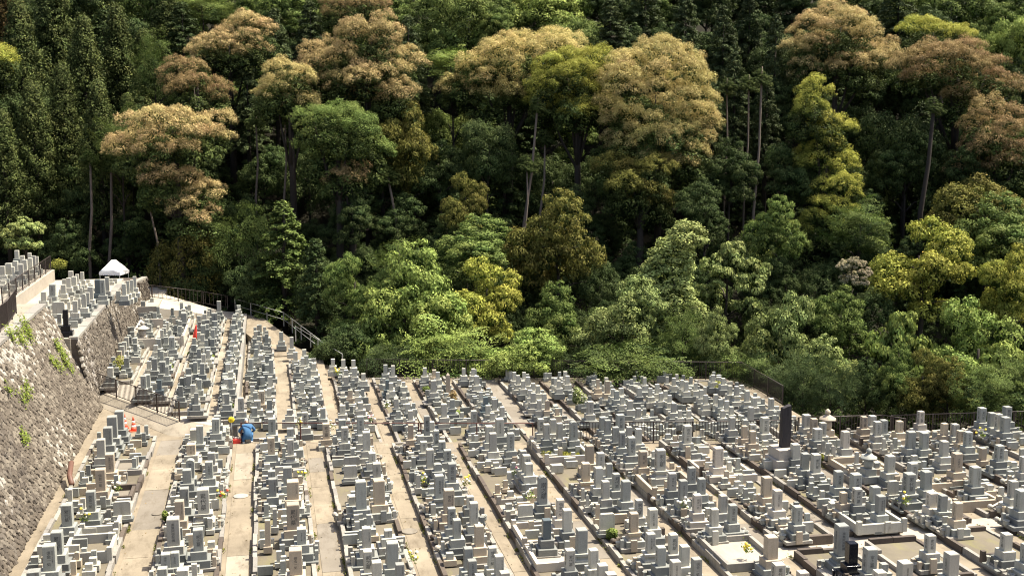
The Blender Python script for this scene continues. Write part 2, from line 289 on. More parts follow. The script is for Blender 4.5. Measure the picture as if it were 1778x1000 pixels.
def masonry(name, A, B, top_in, z0, z1, label, size=.30, slabw=.45, nparts=300, zend=None):
    """battered wall from A to B (base line, looking so that outside is to +X); top edge set back by top_in"""
    A = np.array([*A, z0], float); B = np.array([*B, z0], float); L = np.linalg.norm(B - A); ex = (B - A) / L
    out = np.array([ex[1], -ex[0], 0.])
    ze = z1 if zend is None else zend
    up0 = np.array([0, 0, z1 - z0]) - out * top_in; hgt = np.linalg.norm(up0); ey = up0 / hgt; ez = np.cross(ex, ey)
    if ez @ out < 0: ez = -ez
    root = empty(name, tuple(A)); tag(root, label, 'wall')
    core = np_mesh('wall_core', [A - ez * .02 - A, B - ez * .02 - A, B - ez * .02 + up0 - A, up0 - ez * .02, -out * 3, B - A - out * 3, B - A + up0 - out * 2.5, up0 - out * 2.5],
                   [(0, 1, 2, 3), (1, 5, 6, 2), (4, 0, 3, 7), (3, 2, 6, 7), (5, 4, 7, 6)], M['kerbdark'])
    link('wall_core', core, None, root)
    cells = []; s = size; row = 0; y = s * .5
    while y < hgt - .1:
        x = (row % 2) * s * .62
        while x < L:
            cells.append((x + random.uniform(-.05, .05), y + random.uniform(-.04, .04))); x += s * 1.24
        y += s * .62; row += 1
    pos = [A + ex * x + ey * y for x, y in cells]
    def shows(p):
        q = p - CAMP; d = q @ FWD; u = 889 + FPX * (q @ RGT) / d; v = 500 - FPX * (q @ UPV) / d
        return (0 if -10 < u < 1790 and -10 < v < 1010 else 1000) + d
    order = sorted(range(len(cells)), key=lambda i: shows(pos[i]))
    rot = Matrix((tuple(ex), tuple(ey), tuple(ez))).transposed()
    allV = []; allF = []; mi = []
    for rank, i in enumerate(order):
        pr = WSTONES[random.randrange(6)]; th = random.uniform(0, 6.28)
        sc = (s * random.uniform(.50, .64), s * random.uniform(.50, .64), s * random.uniform(.38, .8))
        x, y = cells[i]; n1 = math.sin(x * .55 + 1) + math.sin(y * 1.3 + x * .2); pm = random.random() + .14 * n1 + .34 * (y / hgt) - .12
        mat = WALLM[2] if pm > 1.02 else WALLM[1] if pm > .58 else WALLM[0]
        Mx = rot.to_4x4() @ Matrix.Rotation(th, 4, 'Z') @ Matrix.Diagonal((*sc, 1))
        if rank < nparts:
            o = link('wall_stone', pr, WALLM[0], root); o.matrix_local = Matrix.Translation(Vector(pos[i] - A)) @ Mx
            if mat is not WALLM[0]: o.material_slots[0].link = 'OBJECT'; o.material_slots[0].material = mat
        else:
            off = len(allV); T = Matrix.Translation(Vector(pos[i] - A)) @ Mx
            allV += [tuple(T @ v.co) for v in pr.vertices]; fs = [tuple(k + off for k in p.vertices) for p in pr.polygons]; allF += fs; mi += [WALLM.index(mat)] * len(fs)
    if allV:
        me = np_mesh('wall_stones', allV, allF)
        for m_ in WALLM: me.materials.append(m_)
        me.polygons.foreach_set('material_index', mi); o = link('wall_stones', me, None, root); o['kind'] = 'stuff'
    # capping
    n = max(2, int(L / 1.6))
    for k in range(n):
        c = A + ex * (L * (k + .5) / n) + up0 - out * (slabw / 2 - .06) - A
        o = link('coping_stone', KERB, M['kerb'], root, tuple(c + np.array([0, 0, -.04])), math.atan2(ex[1], ex[0]), (L / n - .02, slabw, .14 + random.uniform(0, .03)))
    return root
masonry('retaining_wall', (-8.75, 18), (-8.75, 63.4), 2.55, -.05, 5.5, 'tall battered stone retaining wall with green ivy beside the first aisle', .30, .5)
masonry('retaining_wall', (-9.05, 63.0), (-9.05, 84.5), .75, 0, 3.75, 'lower stone retaining wall under the gravestones in front of the tent', .30, .45)
tag(link('upper_terrace', prism_mesh('upper_terrace', [(-11.7, 18), (-11.7, 63.3), (-30, 66), (-30, 18)], 0, 5.6), M['conc']), 'concrete ground on top of the tall retaining wall', kind='structure')
tag(link('middle_terrace', prism_mesh('middle_terrace', [(-10.1, 62.9), (-10.1, 84.4), (-10.1, 86.4), (-24, 86.4), (-24, 66.2), (-11.8, 63.4)], 0, 3.8), M['pale']), 'pale ground carrying the gravestones in front of the tent', kind='structure')
tag(link('hedge_terrace', prism_mesh('hedge_terrace', [(-14.6, 69.5), (-14.6, 86), (-28, 87), (-28, 68)], 3, 4.6), M['pale']), 'raised ground of the topmost group of gravestones', kind='structure')
masonry('retaining_wall', (-9.6, 84.6), (-8.6, 91.0), .4, 0.4, 3.2, 'short end of stone wall beside the white sloping path', .34, .4)
# terrace side walls
def plain_wall(x, y0, y1, z0, z1, t, label, mat='conc'):
    r = empty('terrace_wall', (x, y0, z0)); tag(r, label, 'wall')
    n = max(1, int((y1 - y0) / 2.2)); L = (y1 - y0) / n
    for k in range(n): link('wall_panel', KERB, M[mat], r, (0, L * (k + .5), 0), 0, (t, L - .015, z1 - z0 + random.uniform(0, .02)))
plain_wall(-1.82, 56, 88, -.5, .75, .2, 'long low concrete wall between two terraces by the ramp', 'kerb')
# ================================================================== GRAVES
STONES = '''Mg -7.46 37.47 0.37 0.26
Mg -7.10 38.16 0.38 0.81
Mg -7.11 39.61 0.35 0.75
Mg -7.21 42.42 0.36 0.76
Mg -6.62 43.86 0.31 0.74
Mt -6.60 46.33 0.36 0.84
Mt -6.56 48.79 0.33 0.74
Ml -7.20 51.03 0.33 0.77
Mg -7.17 53.04 0.36 0.77
Mg -7.11 54.24 0.42 0.96
Mg -6.96 55.60 0.38 0.86
MS -5.60 44.20 0.61 0.51
Mp -6.55 39.82 0.15 0.27
Ml -3.41 39.72 0.41 0.92
Mt -3.39 42.25 0.31 0.69
Ml -2.59 42.85 0.41 0.89
Mg -2.57 38.99 0.33 0.72
Mg -3.34 43.76 0.32 0.68
Mg -3.41 46.64 0.33 0.53
Mg -3.34 47.29 0.32 0.75
Mt -3.49 50.69 0.37 0.45
Ml -3.47 52.94 0.35 0.51
Mg -3.23 52.36 0.30 0.81
Mg -2.58 47.12 0.29 0.66
Ml -2.57 48.95 0.30 0.50
Mg -2.61 54.07 0.33 0.66
Mg -2.59 56.54 0.31 0.43
Mg -3.52 37.64 0.30 0.45
Mg -3.22 37.64 0.25 0.47
Mg -3.55 36.79 0.29 0.30
Ml -2.93 36.69 0.35 0.25
Mg -0.14 46.59 0.29 0.29
Mg -0.13 44.25 0.29 0.68
Mg 0.47 45.53 0.34 0.72
Mt 0.62 43.82 0.44 0.68
Mt 0.56 40.50 0.43 0.89
Mt 0.56 36.25 0.40 0.80
Mg 0.80 38.93 0.31 0.53
Mp -0.32 39.85 0.19 0.92
Mp -0.08 41.79 0.15 0.66
Mg 3.06 42.14 0.38 1.04
Mt 3.76 42.54 0.40 0.90
Ml 3.98 45.94 0.31 0.55
MS 3.18 48.79 0.67 0.37
MS 3.01 47.11 0.54 0.49
Ml 2.93 38.14 0.29 0.67
Ml 2.79 35.94 0.27 0.68
Ml 3.02 35.36 0.30 0.54
Mg 3.58 36.19 0.36 0.82
Mg 3.71 35.08 0.27 0.51
Ml 3.73 38.95 0.27 0.25
Ml 3.98 47.98 0.28 0.40
Ml 2.75 42.59 0.24 0.33
Mg 7.08 47.44 0.30 0.49
Mg 6.48 46.23 0.31 0.29
Mg 6.06 42.82 0.34 0.87
Mg 6.81 44.61 0.30 0.76
Mt 6.14 41.03 0.36 0.87
Mg 6.00 39.44 0.27 0.70
Mg 6.02 38.37 0.26 0.65
Ml 7.01 41.46 0.26 0.42
Ml 6.82 39.58 0.28 0.80
Mt 6.63 37.47 0.29 0.71
Mg 5.92 35.47 0.27 0.71
Mg 5.96 34.85 0.26 0.54
Ml 6.07 34.23 0.27 0.30
Mp 5.55 45.21 0.16 0.53
Mt -0.13 50.04 0.30 0.72
Ml 0.67 49.75 0.27 0.67
Mg 0.70 52.72 0.30 0.38
Mg -0.10 53.28 0.33 0.74
Mg 3.07 53.39 0.32 0.49
Mg 3.85 52.57 0.30 0.81
Ml 3.04 51.25 0.29 0.69
Ml 3.89 49.79 0.32 0.82
Ml 3.73 50.95 0.22 0.36
Mt 5.98 51.22 0.23 0.65
Mg 6.78 51.69 0.25 0.89
Ml 7.08 52.65 0.27 0.40
Mg 6.95 49.93 0.23 0.67
Mg 7.08 49.08 0.29 0.42
Ml 6.28 49.04 0.28 0.45
Ml 6.31 50.45 0.29 0.34
Ml 6.24 46.67 0.30 0.78
Ml 9.98 50.93 0.35 0.79
Ml 9.31 50.03 0.31 0.72
Ml 9.23 48.57 0.30 0.79
Mg 9.98 48.53 0.29 0.76
Ml 9.92 45.68 0.26 0.79
Ml 9.98 45.28 0.30 0.71
Ml 11.93 49.98 0.26 0.68
Ml 12.50 49.85 0.25 0.72
Ml 11.92 51.03 0.27 0.66
Ml 12.44 50.92 0.26 0.64
Mg 13.08 49.62 0.32 0.84
Mg 14.82 51.55 0.30 0.62
Mg 14.82 50.17 0.26 0.66
Mg 15.60 51.96 0.34 0.73
Mg 14.82 48.88 0.27 0.67
Mg 14.82 47.99 0.24 0.68
Ml 15.70 49.71 0.24 0.42
Ml 15.72 48.43 0.26 0.67
Mg 14.88 46.81 0.31 0.77
Mt 12.82 45.99 0.32 0.76
Ml 13.08 45.26 0.29 0.63
Mt 14.82 45.03 0.30 0.66
Ml 15.40 44.49 0.37 0.85
Ml 17.86 48.15 0.34 0.78
Mw 17.88 44.47 0.35 0.80
Ml 20.67 49.92 0.25 0.57
Ml 21.30 50.44 0.23 0.44
Mt 20.67 48.32 0.23 0.55
MR 9.71 41.33 0.32 1.06
Mt 12.03 43.69 0.31 0.72
Ml 9.98 44.85 0.30 0.49
Mg 13.08 43.94 0.24 0.56
Ml 12.31 42.83 0.29 0.77
Ml 12.18 41.42 0.27 0.67
Mg 12.86 42.31 0.26 0.65
Mg 12.85 41.03 0.31 0.76
Ml 14.99 41.89 0.29 0.67
Mg 14.98 40.66 0.28 0.76
Mg 16.03 42.54 0.27 0.63
Mg 15.93 41.20 0.26 0.61
Mw 15.02 39.25 0.28 0.65
Ml 15.92 39.05 0.26 0.63
Ml 15.09 37.73 0.26 0.62
Mg 15.84 37.91 0.27 0.66
Ml 12.77 39.19 0.25 0.63
Mt 12.14 37.76 0.28 0.66
Ml 12.90 37.97 0.30 0.69
Mw 9.96 39.61 0.26 0.70
Ml 9.89 38.27 0.29 0.77
Md 8.99 37.69 0.28 0.68
Mg 9.85 36.24 0.34 0.78
Ml 9.08 34.81 0.28 0.67
Ml 9.88 34.83 0.27 0.60
Ml 9.86 33.76 0.29 0.51
Ml 9.98 33.26 0.31 0.41
Ml 12.08 35.74 0.28 0.65
Ml 12.79 35.52 0.27 0.65
Mg 12.04 34.59 0.27 0.61
Ml 12.78 34.44 0.28 0.65
Ml 12.08 33.31 0.29 0.62
Mg 12.79 33.34 0.28 0.63
MS 9.01 41.06 0.55 0.41
MS 11.55 39.05 0.54 0.58
Ml 6.68 35.49 0.25 0.68
Ml 6.79 34.77 0.27 0.67
Ml 6.81 34.02 0.28 0.41
Mp 11.55 40.26 0.14 0.54
Mp 11.55 41.64 0.12 0.45
Mp 11.56 42.36 0.12 0.47
MB 21.28 45.45 0.35 1.90
Ml 21.87 48.88 0.33 0.74
Ml 21.03 48.32 0.27 0.61
Mt 20.67 47.47 0.25 0.54
Ml 24.21 50.13 0.32 0.60
Mt 24.11 48.52 0.27 0.66
Ml 24.24 47.93 0.27 0.62
Ml 23.72 47.34 0.34 0.52
MG 24.98 48.94 0.33 0.81
Mt 26.72 48.78 0.26 0.55
Ml 27.36 49.31 0.28 0.46
Ml 26.72 47.52 0.29 0.64
Mg 27.15 47.76 0.29 0.63
Mw 29.72 49.42 0.26 0.60
Mt 27.98 47.84 0.27 0.51
Mt 29.72 46.96 0.25 0.54
Mw 24.31 45.92 0.30 0.74
Mg 27.11 45.36 0.33 0.73
Mg 27.61 45.11 0.30 0.72
Ml 30.09 46.73 0.29 0.55
Mg 29.72 45.09 0.29 0.64
Mt 29.72 45.68 0.28 0.54
Ml 27.83 43.93 0.30 0.65
Mg 32.72 49.06 0.31 0.69
Mg 32.72 47.88 0.29 0.64
Mg 32.72 46.84 0.33 0.70
Mg 33.98 49.03 0.32 0.71
Ml 32.72 47.35 0.27 0.72
Mg 29.72 42.85 0.30 0.66
Ml 29.72 41.19 0.27 0.64
Mt 27.15 41.85 0.33 0.75
Mp 29.81 44.10 0.25 0.53
Mg 21.21 43.40 0.29 0.66
Ml 21.46 42.91 0.32 0.75
Ml 21.50 44.89 0.32 0.62
MG 23.84 42.97 0.29 0.81
Ml 24.41 42.30 0.32 0.69
Ml 24.78 41.24 0.32 0.67
Mp 23.62 46.58 0.14 0.54
Mp 23.65 46.20 0.15 0.52
Mp 23.71 45.81 0.16 0.51
Mp 26.50 46.52 0.14 0.48
Mp 26.58 45.97 0.13 0.40
Mp 24.24 44.71 0.15 0.50
Mt 18.23 40.42 0.33 0.75
Mw 18.00 38.93 0.29 0.73
Mg 18.03 37.32 0.28 0.64
Mt 15.77 34.45 0.36 0.74
Ml 15.14 32.51 0.34 0.59
Mw 15.77 32.10 0.30 0.44
Mg 18.14 34.25 0.36 1.03
Mk 18.09 33.44 0.31 0.71
Mg 18.32 32.71 0.34 0.78
Ml 18.98 31.72 0.36 0.65
Ml 18.06 31.63 0.32 0.46
Mg 18.78 32.63 0.22 0.26
Ml 21.15 33.88 0.28 0.58
Ml 20.67 31.90 0.35 0.74
Mg 21.45 40.94 0.29 0.63
Mt 20.71 39.08 0.23 0.41
Mg 21.93 40.44 0.35 0.64
Ml 21.13 38.83 0.29 0.62
Mg 21.87 38.88 0.31 0.62
Mg 21.45 37.72 0.28 0.68
Mg 23.74 39.68 0.36 0.78
Mg 24.66 39.99 0.33 0.71
Mw 23.72 38.02 0.32 0.54
Mg 23.82 37.52 0.26 0.59
Mt 23.87 36.63 0.27 0.61
Mg 26.72 39.94 0.34 0.77
Mg 26.72 37.04 0.37 0.75
Ml 27.32 38.41 0.29 0.64
Ml 23.72 33.55 0.29 0.56
Mg 23.72 32.42 0.30 0.60
MS 23.62 40.62 0.40 0.53
Bl 3.59 70.59 0.23 0.43
Bl 4.18 70.04 0.23 0.48
Bl 4.77 69.91 0.23 0.45
Bl 4.18 67.58 0.25 0.37
Bl 4.64 67.29 0.27 0.53
Bl 5.07 66.21 0.23 0.41
Bl 4.03 65.30 0.25 0.48
Bt 4.03 62.10 0.23 0.45
Bl 4.41 62.36 0.23 0.34
Bl 4.38 59.45 0.26 0.38
Bl 3.41 58.73 0.28 0.45
Bg 6.47 67.69 0.22 0.55
Bl 6.84 67.01 0.22 0.63
Bl 7.14 64.25 0.19 0.25
Bd 6.18 63.73 0.21 0.52
Bl 6.35 63.35 0.23 0.43
Bl 6.94 64.67 0.21 0.28
Bl 6.20 59.36 0.23 0.51
Bl 6.86 61.49 0.20 0.30
Bl 6.67 58.34 0.23 0.46
Bl 6.65 56.85 0.23 0.48
Bg 6.08 57.26 0.22 0.38
Bl 8.64 66.63 0.21 0.50
Bt 9.15 66.33 0.21 0.42
Bl 9.27 65.72 0.22 0.41
Bl 8.59 62.57 0.30 0.65
BO 9.60 63.96 0.24 1.21
Bg 9.03 58.78 0.24 0.47
Bl 8.36 57.11 0.28 0.66
Bl 10.88 66.36 0.19 0.42
Bl 11.42 66.25 0.20 0.40
Bl 11.20 63.82 0.27 0.51
Bl 10.75 60.01 0.19 0.49
Bd 10.89 59.35 0.22 0.37
Bg 9.53 55.14 0.28 0.74
Bl 13.49 64.49 0.19 0.48
Bl 13.50 63.50 0.20 0.51
Bl 14.12 64.76 0.19 0.39
Bl 13.96 63.03 0.23 0.50
Bl 13.53 62.34 0.21 0.46
Bl 14.00 61.87 0.21 0.39
Bl 14.10 61.12 0.22 0.43
Bl 13.49 60.35 0.23 0.39
Bl 13.39 59.15 0.24 0.52
Bl 13.92 58.86 0.21 0.51
Bl 13.33 57.49 0.22 0.51
Bt 13.74 57.40 0.21 0.51
Bt 13.97 56.22 0.19 0.37
Bl 16.38 64.09 0.20 0.48
Bl 16.22 62.95 0.22 0.48
Bl 15.47 62.69 0.18 0.43
Bl 15.51 62.11 0.19 0.42
Bt 17.63 61.66 0.16 0.51
Bl 18.24 62.11 0.18 0.47
Bt 17.79 60.36 0.24 0.69
Bl 18.43 59.87 0.25 0.37
Bl 17.89 59.61 0.22 0.40
Bg 17.89 58.91 0.23 0.47
Bl 20.40 61.86 0.18 0.43
Bl 19.27 59.33 0.23 0.48
Bl 19.85 59.19 0.19 0.45
Bl 20.44 59.80 0.22 0.51
Bl 20.07 58.09 0.20 0.43
Bl 20.53 58.70 0.20 0.40
Bl 17.82 57.71 0.20 0.43
Bl 15.66 56.24 0.30 0.64
Bl 17.95 56.71 0.26 0.46
Bl 17.81 54.98 0.23 0.49
Bl 20.41 57.67 0.19 0.39
Bl 19.92 55.65 0.24 0.48
Bl 21.94 61.35 0.19 0.45
Bl 22.19 60.73 0.20 0.46
Bl 22.16 59.99 0.21 0.54
Bl 22.74 60.05 0.18 0.43
Bl 24.44 61.83 0.21 0.41
Bl 24.79 61.16 0.20 0.34
Bl 24.24 58.83 0.21 0.47
Bl 24.44 58.43 0.23 0.52
Bl 22.40 58.31 0.21 0.45
Bl 22.15 56.98 0.21 0.47
Bl 22.66 56.88 0.21 0.51
Bg 22.66 56.20 0.21 0.41
Bl 22.73 55.54 0.21 0.48
Bl 22.60 54.60 0.21 0.41
Bl 21.94 54.11 0.20 0.37
Bl 20.30 54.45 0.20 0.37
Bl 19.86 54.53 0.18 0.37
Bl 11.22 56.66 0.23 0.48
Bl 11.08 57.96 0.24 0.58
Bl 10.57 55.86 0.21 0.40
Bl 10.60 57.10 0.24 0.48
Bd 10.80 59.00 0.22 0.44
Bl 24.49 57.09 0.23 0.58
Bl 24.37 55.87 0.25 0.51
Bl 23.03 53.14 0.24 0.73
Bl 25.02 55.21 0.24 0.58
Ng 0.63 77.74 0.25 0.62
Nl 1.25 75.08 0.24 0.74
Nl 1.95 72.34 0.24 0.44
Ng -0.05 67.85 0.25 0.78
Ng -1.23 68.90 0.25 0.67
Nt -0.58 60.51 0.30 0.68
Nl 2.37 68.16 0.25 0.41
Ng 2.15 63.63 0.24 0.46
Nl 1.89 67.43 0.20 0.29
Nl 2.05 59.93 0.22 0.36
Nl 2.03 58.69 0.23 0.35
Nl -0.19 57.71 0.32 0.25
Nl 0.76 57.79 0.28 0.29
Nl 1.46 55.37 0.26 0.73
Nt 2.33 53.13 0.32 0.71
Nl -0.80 59.33 0.33 0.47
Lg -8.93 87.20 0.30 0.82
Lg -8.50 89.09 0.26 0.74
Ll -6.24 86.60 0.23 0.73
Lg -5.92 86.75 0.22 0.42
Ll -5.76 87.38 0.23 0.44
Lg -5.79 82.23 0.37 0.66
Ll -3.63 86.52 0.28 0.77
Lg -3.74 81.41 0.38 0.73
Ll -2.16 84.68 0.23 0.41
Lg -2.06 79.46 0.23 0.48
Lg -2.27 78.76 0.22 0.34
Lg -2.19 76.61 0.27 0.33
Lg -4.29 77.60 0.32 0.57
Lg -3.64 75.88 0.27 0.57
Lg -5.89 72.81 0.34 0.73
Lg -6.38 70.17 0.22 0.52
Lg -6.37 66.66 0.28 0.67
Lg -5.87 65.80 0.31 0.65
Lg -5.79 68.09 0.20 0.43
Lg -5.59 65.17 0.18 0.49
Lg -6.35 62.51 0.26 0.65
Lg -6.54 61.43 0.27 0.66
Ld -5.70 61.67 0.21 0.53
Lg -4.12 69.14 0.23 0.63
Lg -3.72 70.84 0.32 0.40
Lg -4.34 65.70 0.24 0.51
Lg -4.12 65.39 0.21 0.62
Lg -3.74 65.07 0.24 0.61
Lg -4.47 65.25 0.30 0.33
Lg -4.25 62.07 0.26 0.60
Lg -3.68 61.25 0.21 0.55
Ll -8.63 73.96 0.25 0.60
Ll -8.62 72.72 0.24 0.56
Ll -8.62 71.23 0.26 0.58
Lt -8.68 70.38 0.26 0.45
Ll -8.57 63.22 0.30 0.52
Ll -2.21 67.63 0.21 0.29
Ll -2.20 64.01 0.25 0.31
Ll -2.35 72.97 0.23 0.31
Ll -2.11 71.36 0.23 0.28
Ll -4.27 84.26 0.19 0.44
LG -8.06 77.52 0.34 0.81
Lg -3.68 57.31 0.20 0.56
Lg -3.82 56.76 0.20 0.30
Lg -2.21 57.82 0.24 0.53
Lg -2.12 61.20 0.22 0.53
Ll -1.50 55.37 0.27 0.64
Ul -13.00 82.51 0.30 0.51
Ul -12.14 81.57 0.22 0.54
Ul -12.30 80.54 0.21 0.53
Ul -12.28 79.21 0.29 0.56
Ul -12.48 78.24 0.27 0.60
Ul -12.80 78.62 0.24 0.47
Ul -12.33 75.37 0.28 0.57
Ug -12.85 74.61 0.35 0.71
Ul -12.99 72.59 0.29 0.55
Ul -9.87 76.08 0.24 0.88
Ug -9.91 74.26 0.28 0.96
Ud -10.27 74.97 0.34 0.87
Ul -10.39 72.62 0.30 0.76
Ul -10.38 71.19 0.25 0.63
Ul -10.33 69.57 0.24 0.79
Ul -10.55 67.84 0.26 0.67
US -11.74 69.80 0.65 0.66
Uk -10.39 63.60 0.25 0.81
Ul -10.77 64.10 0.21 0.53
Ul -8.34 77.02 0.20 0.74
Ul -8.31 75.10 0.18 0.77
Ul -8.46 74.51 0.17 0.81
Ul -8.63 73.98 0.24 0.71
US -9.06 74.69 0.28 0.53
Vl -17.43 88.20 0.28 0.58
Vl -16.45 85.01 0.27 0.54
Vl -16.29 86.63 0.22 0.55
Vl -15.39 83.17 0.25 0.72
Vl -15.32 83.92 0.18 0.58
Vl -15.33 81.62 0.27 0.74
Vl -15.61 81.31 0.29 0.69
Vl -16.12 81.04 0.29 0.64
Vl -16.17 79.27 0.37 0.71
Vl -15.36 78.70 0.28 0.69
Vl -16.51 78.96 0.31 0.57
Vl -15.83 78.74 0.17 0.52'''
def shaft_mesh(kind):
    bm = bmesh.new()
    if kind == 'flat':
        box_into(bm, (-.5, -.5, 0), (.5, .5, .985), .022)
        for v in bm.verts:
            if v.co.z > .98 and abs(v.co.x) < .49 and abs(v.co.y) < .49: v.co.z += .012
    elif kind == 'round':
        prof = [(-.5, 0), (.5, 0), (.5, .86), (.42, .93), (.25, .98), (0, 1), (-.25, .98), (-.42, .93), (-.5, .86)]
        a = [bm.verts.new((x, -.5, z)) for x, z in prof]; b = [bm.verts.new((x, .5, z)) for x, z in prof]; n = len(prof)
        bm.faces.new(a); bm.faces.new(b[::-1])
        for i in range(n): bm.faces.new((a[i], b[i], b[(i + 1) % n], a[(i + 1) % n]))
        bmesh.ops.recalc_face_normals(bm, faces=bm.faces)
    elif kind == 'obelisk':
        pts = [(.5, 0), (.44, .86), (0, 1.0)]
        lo = [bm.verts.new((sx * .5, sy * .5, 0)) for sx, sy in ((-1, -1), (1, -1), (1, 1), (-1, 1))]; mi = [bm.verts.new((sx * .44, sy * .44, .87)) for sx, sy in ((-1, -1), (1, -1), (1, 1), (-1, 1))]; t = bm.verts.new((0, 0, 1))
        for i in range(4): bm.faces.new((lo[i], lo[(i + 1) % 4], mi[(i + 1) % 4], mi[i])); bm.faces.new((mi[i], mi[(i + 1) % 4], t))
        bm.faces.new(lo[::-1])
    elif kind == 'rough':                        # split natural slate, uneven top
        rings = []
        for z, s in ((0, 1), (.25, .98), (.5, .97), (.75, .95), (.93, .93)):
            rings.append([bm.verts.new((sx * .5 * s + random.uniform(-.05, .05), sy * .5 * s + random.uniform(-.05, .05), z + (sx * .03 + random.uniform(-.01, .01) if z > .9 else 0))) for sx, sy in ((-1, -1), (0, -1.06), (1, -1), (1.05, 0), (1, 1), (0, 1.05), (-1, 1), (-1.04, 0))])
        for a, b in zip(rings, rings[1:]):
            for i in range(8): bm.faces.new((a[i], a[(i + 1) % 8], b[(i + 1) % 8], b[i]))
        bm.faces.new(rings[-1]); bm.faces.new(rings[0][::-1])
    elif kind == 'slab':                         # wide low headstone with eased shoulders
        prof = [(-.5, 0), (.5, 0), (.5, .86), (.46, .96), (.40, 1), (-.40, 1), (-.46, .96), (-.5, .86)]
        a = [bm.verts.new((x, -.5, z)) for x, z in prof]; b = [bm.verts.new((x, .5, z)) for x, z in prof]; n = len(prof)
        bm.faces.new(a); bm.faces.new(b[::-1])
        for i in range(n): bm.faces.new((a[i], b[i], b[(i + 1) % n], a[(i + 1) % n]))
        bmesh.ops.recalc_face_normals(bm, faces=bm.faces)
    elif kind == 'lotus':                        # moulded, waisted plinth
        zs = [(.5, 0), (.5, .18), (.40, .30), (.38, .5), (.42, .62), (.5, .74), (.5, 1)]; rings = []
        for r, z in zs: rings.append([bm.verts.new((sx * r, sy * r, z)) for sx, sy in ((-1, -1), (1, -1), (1, 1), (-1, 1))])
        for a, b in zip(rings, rings[1:]):
            for i in range(4): bm.faces.new((a[i], a[(i + 1) % 4], b[(i + 1) % 4], b[i]))
        bm.faces.new(rings[-1]); bm.faces.new(rings[0][::-1])
    return bm_mesh(bm, 'stone_' + kind)
SH = {k: shaft_mesh(k) for k in ('flat', 'round', 'obelisk', 'rough', 'slab', 'lotus')}
BASE = unit_box('plinth', .025)
VASE = lathe_mesh('flower_vase', [(.055, 0), (.055, .05), (.035, .09), (.05, .2), (.06, .27), (.078, .31), (.05, .31), (.045, .2)], 10)
BOXV = unit_box('flower_vase_square', .06)
INC = lathe_mesh('incense_burner', [(.06, 0), (.10, .03), (.12, .1), (.10, .18), (.13, .22), (.10, .22), (.08, .12)], 10)
def kerb_scroll():
    prof = [(0, 0), (1, 0)]
    for i in range(9): t = i / 8; prof.append((1 - .62 * t, .32 + .68 * (.5 - .5 * math.cos(math.pi * t))))
    prof += [(0, 1)]; bm = bmesh.new()
    a = [bm.verts.new((x, -.5, z)) for x, z in prof]; b = [bm.verts.new((x, .5, z)) for x, z in prof]; n = len(prof)
    bm.faces.new(a[::-1]); bm.faces.new(b)
    for i in range(n): bm.faces.new((a[i], a[(i + 1) % n], b[(i + 1) % n], b[i]))
    bmesh.ops.recalc_face_normals(bm, faces=bm.faces)
    return bm_mesh(bm, 'scroll_kerb')
SCROLL = kerb_scroll()
BALL = lathe_mesh('kerb_ball', [(.02, -.1), (.07, -.075), (.1, -.02), (.1, .02), (.07, .075), (.02, .1)], 10)
def engraving(chars, size):
    cu = bpy.data.curves.new('engraving', 'FONT'); cu.body = '\n'.join(chars); cu.align_x = 'CENTER'; cu.size = size; cu.space_line = .98
    cu.resolution_u = 1; cu.fill_mode = 'BOTH'; o = bpy.data.objects.new('engraving', cu); COL.objects.link(o)
    dg = bpy.context.evaluated_depsgraph_get(); me = bpy.data.meshes.new_from_object(o.evaluated_get(dg)); bpy.data.objects.remove(o)
    n = len(me.vertices); co = np.empty(n * 3, np.float32); me.vertices.foreach_get('co', co); co = co.reshape(-1, 3)
    if n == 0: return None
    co -= (co.max(0) + co.min(0)) / 2; h = co[:, 1].max() - co[:, 1].min(); co /= h
    out = np.stack([co[:, 0], np.zeros(n), co[:, 1]], 1).astype(np.float32); me.vertices.foreach_set('co', out.ravel()); me.update(); me.materials.clear(); me.materials.append(M['ink'])
    return me
ENG = [e for e in (engraving(c, 1) for c in ('先祖代々之墓', '家之墓', '先祖代々', '南無阿弥陀佛', '倶会一処', '累代墓')) if e]
ENGSMALL = [e for e in (engraving(c, 1) for c in ('昭和四十二年三月建之', '平成五年九月建之', '大正十年八月吉日')) if e]
TONE_WORD = dict(g='grey granite', l='pale granite', t='tan sandstone-coloured', w='cream-white', d='dark grey polished', k='glossy black', R='grey round-topped', S='low wide slab', p='slim post', O='pointed obelisk', B='tall dark slate', G='stupa-topped')
def sides(root, eng, w, h, zc, which, hh):
    """inscription lines on the faces of a shaft; which: list of (rotation about z)"""
    for a in which:
        o = link('inscription', eng, M['ink'], root, (math.sin(a) * (w / 2 + .002), -math.cos(a) * (w / 2 + .002), zc), a, (hh, 1, hh))
